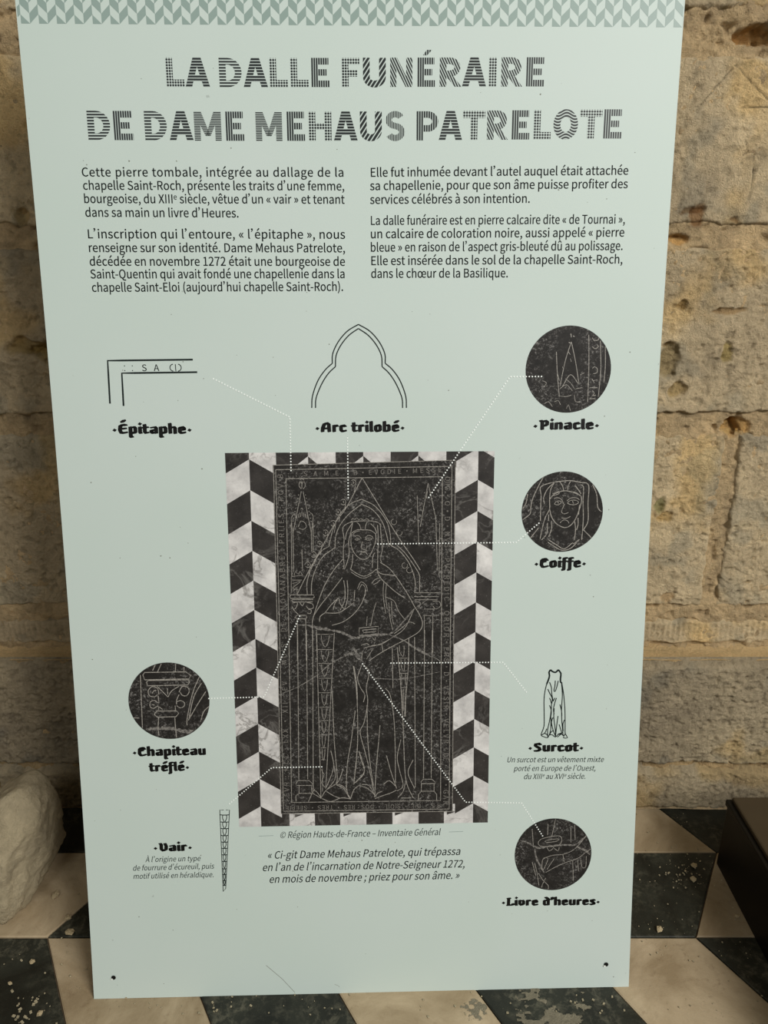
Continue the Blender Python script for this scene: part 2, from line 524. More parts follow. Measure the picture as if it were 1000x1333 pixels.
'coiffe':'''13s8100 9187 8100 9359 8084 9488 8204 9550 8407 9588 8594 9599 8765 9568 8903 9524 8908 9215 8921 8903 8850 8746
13s8100 9187 8100 9083 8102 8910
13s8164 9204 8144 9307 8207 9461 8322 9572
13s8322 9572 8259 9444 8248 9255 8253 9117 8189 8979 8143 8805 8107 8596
13s8253 9117 8292 8978 8382 8855 8522 8788 8623 8827 8705 8939 8767 9112 8795 9250 8783 9337
13s8255 9289 8329 9375 8481 9425 8618 9407 8774 9345
13s8767 9525 8819 9491 8821 9250 8838 8973 8834 8729 8823 8572
13s8689 8905 8712 8765 8702 8573
13s8294 8908 8299 8769 8252 8630
13s8227 8874 8216 8682 8133 8578
13s8407 9588 8461 9511 8484 9428
13s8594 9587 8562 9527 8548 9450
13s8673 9518 8736 9440 8782 9371
13s8747 8956 8752 8835 8730 8748
13s8239 9013 8243 8909
13s8764 9182 8754 9008
10s8323 9297 8383 9309 8452 9279 8489 9201
10s8332 9202 8385 9254 8454 9236 8404 9185 8332 9202
10s8547 9252 8605 9300 8708 9303 8760 9268
10s8557 9209 8607 9261 8709 9260 8745 9216 8661 9182 8557 9209
10s8506 9201 8460 9063 8513 9028 8580 9053
10s8441 8872 8500 8924 8569 8906 8596 8862
10s8464 8959 8550 8950 8617 8984
10s8295 9375 8362 9400 8413 9417 8398 9374 8296 9341
10s8635 9407 8704 9392 8766 9337
10s8385 9245 8403 9210
10s8641 9252 8660 9200
13s8254 8577 8395 8488 8527 8416 8670 8520 8688 8503 8788 8581
13s8246 8533 8396 8435 8502 8390 8639 8424 8739 8520
13s8788 8581 8879 8466
13s8850 8746 8994 8605
13s8075 8789 7942 8615
13s8132 9667 8052 9514 7957 9292 7928 9120 7922 9033 7796 8930
13s7869 9378 7848 9224 7775 9086
13s8953 9567 9047 9369 9083 9127 9182 9039
13s8823 8572 8948 8465''',
'pinacle':'''10s8512 11900 8426 11595 8352 11173
10s8512 11900 8592 11594 8665 11237
10s8272 11740 8303 11369 8350 11009
10s8795 12011 8821 11464 8827 10809
10s8989 11914 9020 11463 9001 11006
10s9077 11818 9093 11495 9082 11235
10s8394 11173 8519 11368 8658 11221
10s8855 11963 8890 11915 8956 11930 8962 11962
10s8862 11819 8913 11786 8961 11818 8943 11850
10s8879 11464 8911 11496 8962 11463 8957 11398 8900 11382
10s8879 11301 8923 11236 8905 11268 8971 11284
10s8852 11154 8977 11154
10s8896 11105 8932 11064 8900 11023 8958 11031
10s8861 10974 8953 10973
8s8438 11303 8524 11237 8595 11139
8s8353 11140 8459 11205 8563 11107
8s8470 11740 8505 11691
8s8508 11627 8526 11578
8s8381 11498 8398 11466
8s8311 11369 8340 11271
8s8628 11139 8727 11155
8s8333 11026 8450 11009 8549 11033
8s8599 11041 8621 10926 8704 10925
8s8475 10811 8506 10877 8543 10777
8s8270 10927 8336 10944 8372 10877
8s8104 10895 8170 10928 8240 10845
8s8058 11272 8125 11239 8094 11174
8s8750 11399 8685 11367
14s8499 12028 8509 11972
14s8541 11996 8558 11980
14s8471 11892 8497 11876''',
'chapiteau':'''14p1205 6240 1239 6284 1954 6285 2036 6217 2001 6156 1232 6149 1205 6240
14p1261 6104 1295 6137 1990 6138 2009 6093 1975 6044 1280 6040 1261 6104
14p1366 5512 1416 5572 1760 5567 1795 5523 1744 5460 1411 5458 1366 5512
13s1464 5874 1448 5988 1353 6023 1281 5945 1302 5854 1387 5835 1442 5875
13s1347 5899 1381 5944 1425 5954
13s1452 5852 1456 5715
13s1445 5716 1383 5767 1307 5740 1302 5649 1365 5621 1431 5659 1514 5601
13s1337 5694 1379 5682
13s1819 5914 1877 6016 1973 6003 1997 5923 1945 5845 1870 5857 1841 5914
13s1817 5869 1769 5768 1766 5688
13s1768 5733 1833 5760 1903 5720 1893 5652 1827 5623 1765 5665
13s1622 5827 1692 5939 1824 6023
13s1439 6029 1520 5942 1622 5827
13s1619 5985 1620 5872
13s1443 5458 1423 5282 1430 5075
13s1723 5460 1725 5277 1737 5070
13s1452 5647 1438 5572
13s1739 5666 1743 5567
13s1162 6240 1152 5652 1146 5263
13s1463 6292 1535 6437
13s1379 6316 1427 6416
13s1229 6295 1243 6351
13s1772 6288 1784 6434
13s1922 6297 1926 6376
13s2185 6192 2078 5956 2003 5707 1936 5411 1931 5297
13s2246 6123 2072 5820 1969 5411
13s2315 5964 2131 5682 1957 5388
13s2334 5645 2233 5544 2172 5362
13s943 5564 1093 5550
13s1001 5449 1098 5447''',
'chapcrack':'''60s1162 5228 1379 5248 1616 5244 1787 5207 1959 5181 2156 5247''',
'livre':'''9s8107 3208 8137 2845
9s8398 3298 8392 3082
9s8531 3392 8472 3056
9s8817 3242 8826 2928
9s8884 3265 8904 2975
9s8269 3000 8618 3058 8612 2884 8261 2867 8269 3000
9s8361 2974 8586 3001 8565 2958 8384 2937 8361 2974
9s8386 2840 8433 2767 8500 2814
9s8500 2838 8592 2764 8613 2836
9s8323 2624 8504 2681 8707 2701 8909 2806 9105 3056
9s8953 2829 9092 2754 9185 2679
9s8375 2343 8555 2449 8735 2530 8960 2611 9093 2717 9193 2788
9s8528 2619 8397 2403
9s8685 2689 8712 2543
9s8167 2530 8216 2334 8256 2089
9s8378 2233 8313 2088 8303 2015
9s8870 2564 8892 2173
9s8960 2586 9008 2122
9s9017 2585 9044 2439 9113 2437 9118 2656
9s8313 2600 8318 2381 8414 2622 8313 2600
9s8239 2333 8333 2185 8427 2085 8429 2012
9s8121 2555 8195 2286''',
'livrecrack':'''30s7852 2996 8022 2944 8228 2831 8454 2863 8725 2882 8906 2878 9105 3044
30s8160 2821 8211 2602 8353 2331
18s8930 2854 9091 2778 9207 2691''',
'line_epitaph':'''29p943 10936 954 11627 2330 11638
29p1161 10896 1169 11426 2391 11437''',
'line_arch':'''19s4244 10847 4260 11040 4353 11287 4479 11466 4596 11569
19s5809 10838 5797 11032 5705 11281 5580 11462 5460 11566
19s4596 11569 4604 11721 4695 11909 4846 12080 5028 12187
19s5460 11566 5455 11718 5365 11907 5213 12079 5028 12187
19s4306 10846 4320 11012 4419 11243 4533 11412 4645 11515
19s5746 10838 5734 11005 5636 11237 5522 11407 5409 11512
19s4645 11515 4659 11694 4744 11866 4873 12016 5027 12122
19s5409 11512 5398 11691 5314 11864 5185 12015 5027 12122''',
'line_dress':'''30s8365 6233 8393 6201 8441 6183 8468 6193 8498 6231
30s8365 6233 8336 6188 8347 6123 8329 6045 8301 5967
30s8498 6231 8548 6163 8544 6071 8549 5999 8577 5985
17s8301 5967 8274 5831 8262 5659 8272 5399 8275 5182 8246 5081 8227 5008 8276 4978 8346 4958 8372 5006 8428 5012 8484 4968 8538 5018 8607 5017 8636 4994
17s8570 5985 8612 5755 8642 5466 8655 5176 8662 5030 8706 4952 8630 4954 8662 5030
17s8567 5970 8587 5755 8581 5510 8592 5279 8612 5104 8622 4987
17s8351 6002 8388 5901 8394 5801 8423 5657
17s8324 5874 8364 5787 8408 5700 8404 5600
17s8453 6029 8449 5929 8434 5843 8456 5829 8484 5914 8505 6026
17s8359 5708 8397 5600 8389 5398 8360 5210 8342 5108 8349 4963
17s8456 5707 8423 5642
17s8483 5706 8452 5599 8435 5484 8451 5397
17s8363 5571 8398 5470 8391 5340
17s8448 5512 8446 5339 8480 5106 8491 4975
17s8432 5339 8407 5253 8439 5107 8484 4990
17s8521 5367 8505 5208 8490 5019
17s8397 5340 8397 5107 8372 5006
17s8549 5583 8580 5467 8590 5366
17s8546 5207 8584 5090 8600 5046
17s8640 5292 8615 5220 8622 5075
17s8325 5130 8295 5051 8227 5008
17s8281 5044 8330 5021 8352 4977
17s8439 5092 8399 5057 8386 5020
17s8519 4967 8580 5017 8600 5046 8524 5018''',
'line_vair':'''13p2517 3678 2447 3680 2454 2090 2502 2148 2621 3677 2558 3678
17s2448 3589 2497 3582 2564 3581 2614 3586
14s2497 3581 2492 3519 2518 3453
14s2564 3579 2565 3518 2534 3453
17s2448 3451 2495 3445 2556 3443 2603 3448
14s2494 3443 2489 3387 2514 3327
14s2556 3442 2558 3386 2529 3327
17s2449 3325 2492 3319 2550 3317 2593 3322
14s2492 3317 2487 3257 2509 3192
14s2550 3316 2551 3256 2524 3191
17s2449 3190 2489 3183 2543 3182 2583 3187
14s2489 3182 2485 3126 2505 3065
14s2543 3181 2544 3125 2519 3065
17s2450 3063 2487 3057 2536 3056 2574 3061
14s2487 3055 2482 3002 2501 2944
14s2536 3054 2537 3001 2514 2944
17s2450 2942 2484 2936 2530 2935 2564 2940
14s2484 2934 2480 2878 2497 2817
14s2530 2933 2530 2877 2509 2817
17s2451 2815 2482 2809 2523 2808 2555 2813
14s2482 2807 2478 2750 2493 2688
14s2523 2806 2523 2749 2504 2688
17s2451 2686 2479 2680 2517 2679 2545 2684
14s2479 2678 2475 2614 2489 2545
14s2517 2678 2516 2613 2498 2544
17s2452 2542 2477 2536 2509 2535 2534 2541
14s2476 2534 2473 2485 2485 2431
14s2509 2534 2509 2485 2494 2431
17s2453 2429 2474 2423 2503 2422 2525 2428
14s2474 2421 2471 2370 2482 2314
14s2503 2421 2503 2369 2489 2313
17s2453 2311 2472 2305 2497 2304 2517 2310
14s2472 2303 2469 2263 2479 2218
14s2497 2303 2497 2262 2485 2218
17s2454 2215 2470 2209 2492 2209 2509 2214''',
'line_rule':'''6p3134 3162 3397 3167
6p6585 3174 6845 3180''',
'leader':'''0p2650 11329 3880 10697 3875 9801
0p4827 10348 4827 9310
0p8040 11342 7518 11339 6186 9325
0p5323 8534 7696 8538 8108 8897
0p2334 5790 3304 5805 3972 7296
0p2628 3800 3404 4476 4322 4475
0p5540 6396 7517 6384 7966 5793
0p5041 6389 6881 3751 7902 3717 8311 3050'''}
TEXTS=[('body', 763, 14430, 4825, 14431, 128, 'Cette pierre tombale, intégrée au dallage de la'),
('body', 767, 14237, 4831, 14230, 129, 'chapelle Saint-Roch, présente les traits d’une femme,'),
('body', 762, 14042, 4828, 14033, 130, 'bourgeoise, du XIII^e siècle, vêtue d’un « vair » et tenant'),
('body', 768, 13840, 3167, 13829, 131, 'dans sa main un livre d’Heures.'),
('body', 774, 13518, 4831, 13509, 133, 'L’inscription qui l’entoure, « l’épitaphe », nous'),
('body', 775, 13312, 4830, 13304, 133, 'renseigne sur son identité. Dame Mehaus Patrelote,'),
('body', 777, 13105, 4825, 13098, 134, 'décédée en novembre 1272 était une bourgeoise de'),
('body', 775, 12911, 4822, 12909, 135, 'Saint-Quentin qui avait fondé une chapellenie dans la'),
('body', 782, 12706, 4793, 12712, 136, 'chapelle Saint-Eloi (aujourd’hui chapelle Saint-Roch).'),
('body', 5231, 14430, 9297, 14466, 129, 'Elle fut inhumée devant l’autel auquel était attachée'),
('body', 5229, 14234, 9300, 14268, 130, 'sa chapellenie, pour que son âme puisse profiter des'),
('body', 5228, 14031, 7760, 14049, 131, 'services célébrés à son intention.'),
('body', 5229, 13717, 9290, 13738, 133, 'La dalle funéraire est en pierre calcaire dite « de Tournai »,'),
('body', 5228, 13516, 9290, 13540, 134, 'un calcaire de coloration noire, aussi appelé « pierre'),
('body', 5226, 13312, 9280, 13335, 135, 'bleue » en raison de l’aspect gris-bleuté dû au polissage.'),
('body', 5229, 13108, 9287, 13128, 135, 'Elle est insérée dans le sol de la chapelle Saint-Roch,'),
('body', 5233, 12911, 7444, 12917, 136, 'dans le chœur de la Basilique.'),
('small', 3504, 3114, 6421, 3117, 124, '© Région Hauts-de-France – Inventaire Général'),
('quote', 3272, 2716, 6792, 2721, 145, '« Ci-git Dame Mehaus Patrelote, qui trépassa'),
('quote', 3171, 2477, 6879, 2474, 145, 'en l’an de l’incarnation de Notre-Seigneur 1272,'),
('quote', 3288, 2241, 6776, 2251, 146, 'en mois de novembre ; priez pour son âme. »'),
('vair', 1070, 2696, 2061, 2701, 100, 'À l’origine un type'),
('vair', 830, 2534, 2299, 2545, 101, 'de fourrure d’écureuil, puis'),
('vair', 829, 2373, 2293, 2379, 101, 'motif utilisé en héraldique.'),
('surcot', 7611, 4501, 9371, 4477, 100, 'Un surcot est un vêtement mixte'),
('surcot', 7742, 4332, 9233, 4314, 100, 'porté en Europe de l’Ouest,'),
('surcot', 7925, 4173, 9055, 4161, 101, 'du XIII^e au XVI^e siècle.'),
('head', 942, 10436, 2248, 10428, 122, '·Épitaphe·'),
('head', 4287, 10441, 5775, 10440, 122, '·Arc trilobé·'),
('head', 7922, 10457, 9034, 10460, 122, '·Pinacle·'),
('head', 8014, 8081, 8915, 8078, 127, '·Coiffe·'),
('head', 942, 4724, 2229, 4729, 127, '·Chapiteau'),
('head', 1230, 4429, 1931, 4436, 122, 'tréflé·'),
('head', 7992, 4694, 8993, 4681, 126, '·Surcot·'),
('head', 1220, 2894, 1916, 2895, 122, '·Vair·'),
('head', 7563, 1689, 9395, 1667, 118, '·Livre d’heures·')]
TITLE=[('L', 'o', 2156, 2434, 15706, 16108), ('A', 'H', 2442, 2812, 15705, 16107), ('D', 'h', 2957, 3297, 15703, 16106), ('A', 'H', 3320, 3691, 15702, 16105), ('L', 'o', 3720, 3997, 15705, 16107), ('L', 'o', 4035, 4312, 15707, 16110), ('E', 'v', 4353, 4625, 15709, 16112), ('F', 'o', 4815, 5082, 15712, 16115), ('U', '/', 5137, 5484, 15714, 16118), ('N', 'n', 5552, 5889, 15716, 16121), ('É', 'v', 5969, 6234, 15719, 16123), ('R', 'n', 6307, 6643, 15721, 16126), ('A', 'H', 6649, 7020, 15724, 16129), ('I', 'o', 7059, 7177, 15725, 16131), ('R', 'n', 7251, 7576, 15727, 16133), ('E', 'v', 7635, 7911, 15730, 16135), ('D', 'h', 915, 1260, 14955, 15367), ('E', 'v', 1313, 1606, 14953, 15366), ('D', 'h', 1783, 2122, 14952, 15365), ('A', 'H', 2155, 2522, 14951, 15364), ('M', 'f', 2540, 2952, 14949, 15363), ('E', 'v', 3023, 3298, 14948, 15362), ('M', 'f', 3481, 3885, 14948, 15362), ('E', 'v', 3960, 4234, 14949, 15364), ('H', 'o', 4294, 4644, 14951, 15366), ('A', 'H', 4679, 5047, 14952, 15368), ('U', '/', 5083, 5420, 14954, 15369), ('S', 's', 5473, 5779, 14955, 15371), ('P', 'v', 5958, 6292, 14959, 15375), ('A', 'H', 6302, 6666, 14963, 15380), ('T', 'o', 6674, 7019, 14968, 15385), ('R', 'n', 7051, 7378, 14972, 15389), ('E', 'v', 7438, 7710, 14976, 15393), ('L', 'o', 7776, 8044, 14980, 15397), ('O', 'w', 8083, 8465, 14984, 15402), ('T', 'o', 8495, 8840, 14989, 15407), ('E', 'v', 8870, 9151, 14993, 15411)]
INSCR=[(3698, 3912, 3738, 9749, 90, 'EVR : MCC : LXX · XII : EV · MOIS : DE : NOVANABRE : PRIIES : POV B'), (3814, 9706, 4671, 9719, 80, ': : S A M E'), (4916, 9721, 6403, 9762, 80, 'B · E V G D I E · M E S S E'), (6462, 9690, 6480, 3713, 90, 'DIIG · O · D · N V S · P V C R E D I C · O R I O R · E R S · D · V S S I R · V E L V R · DE · H P · G A R'), (6434, 3729, 3632, 3736, 80, 'R S · DIE · SIOIL · DOS : RES · TRES · SEEPIE')]

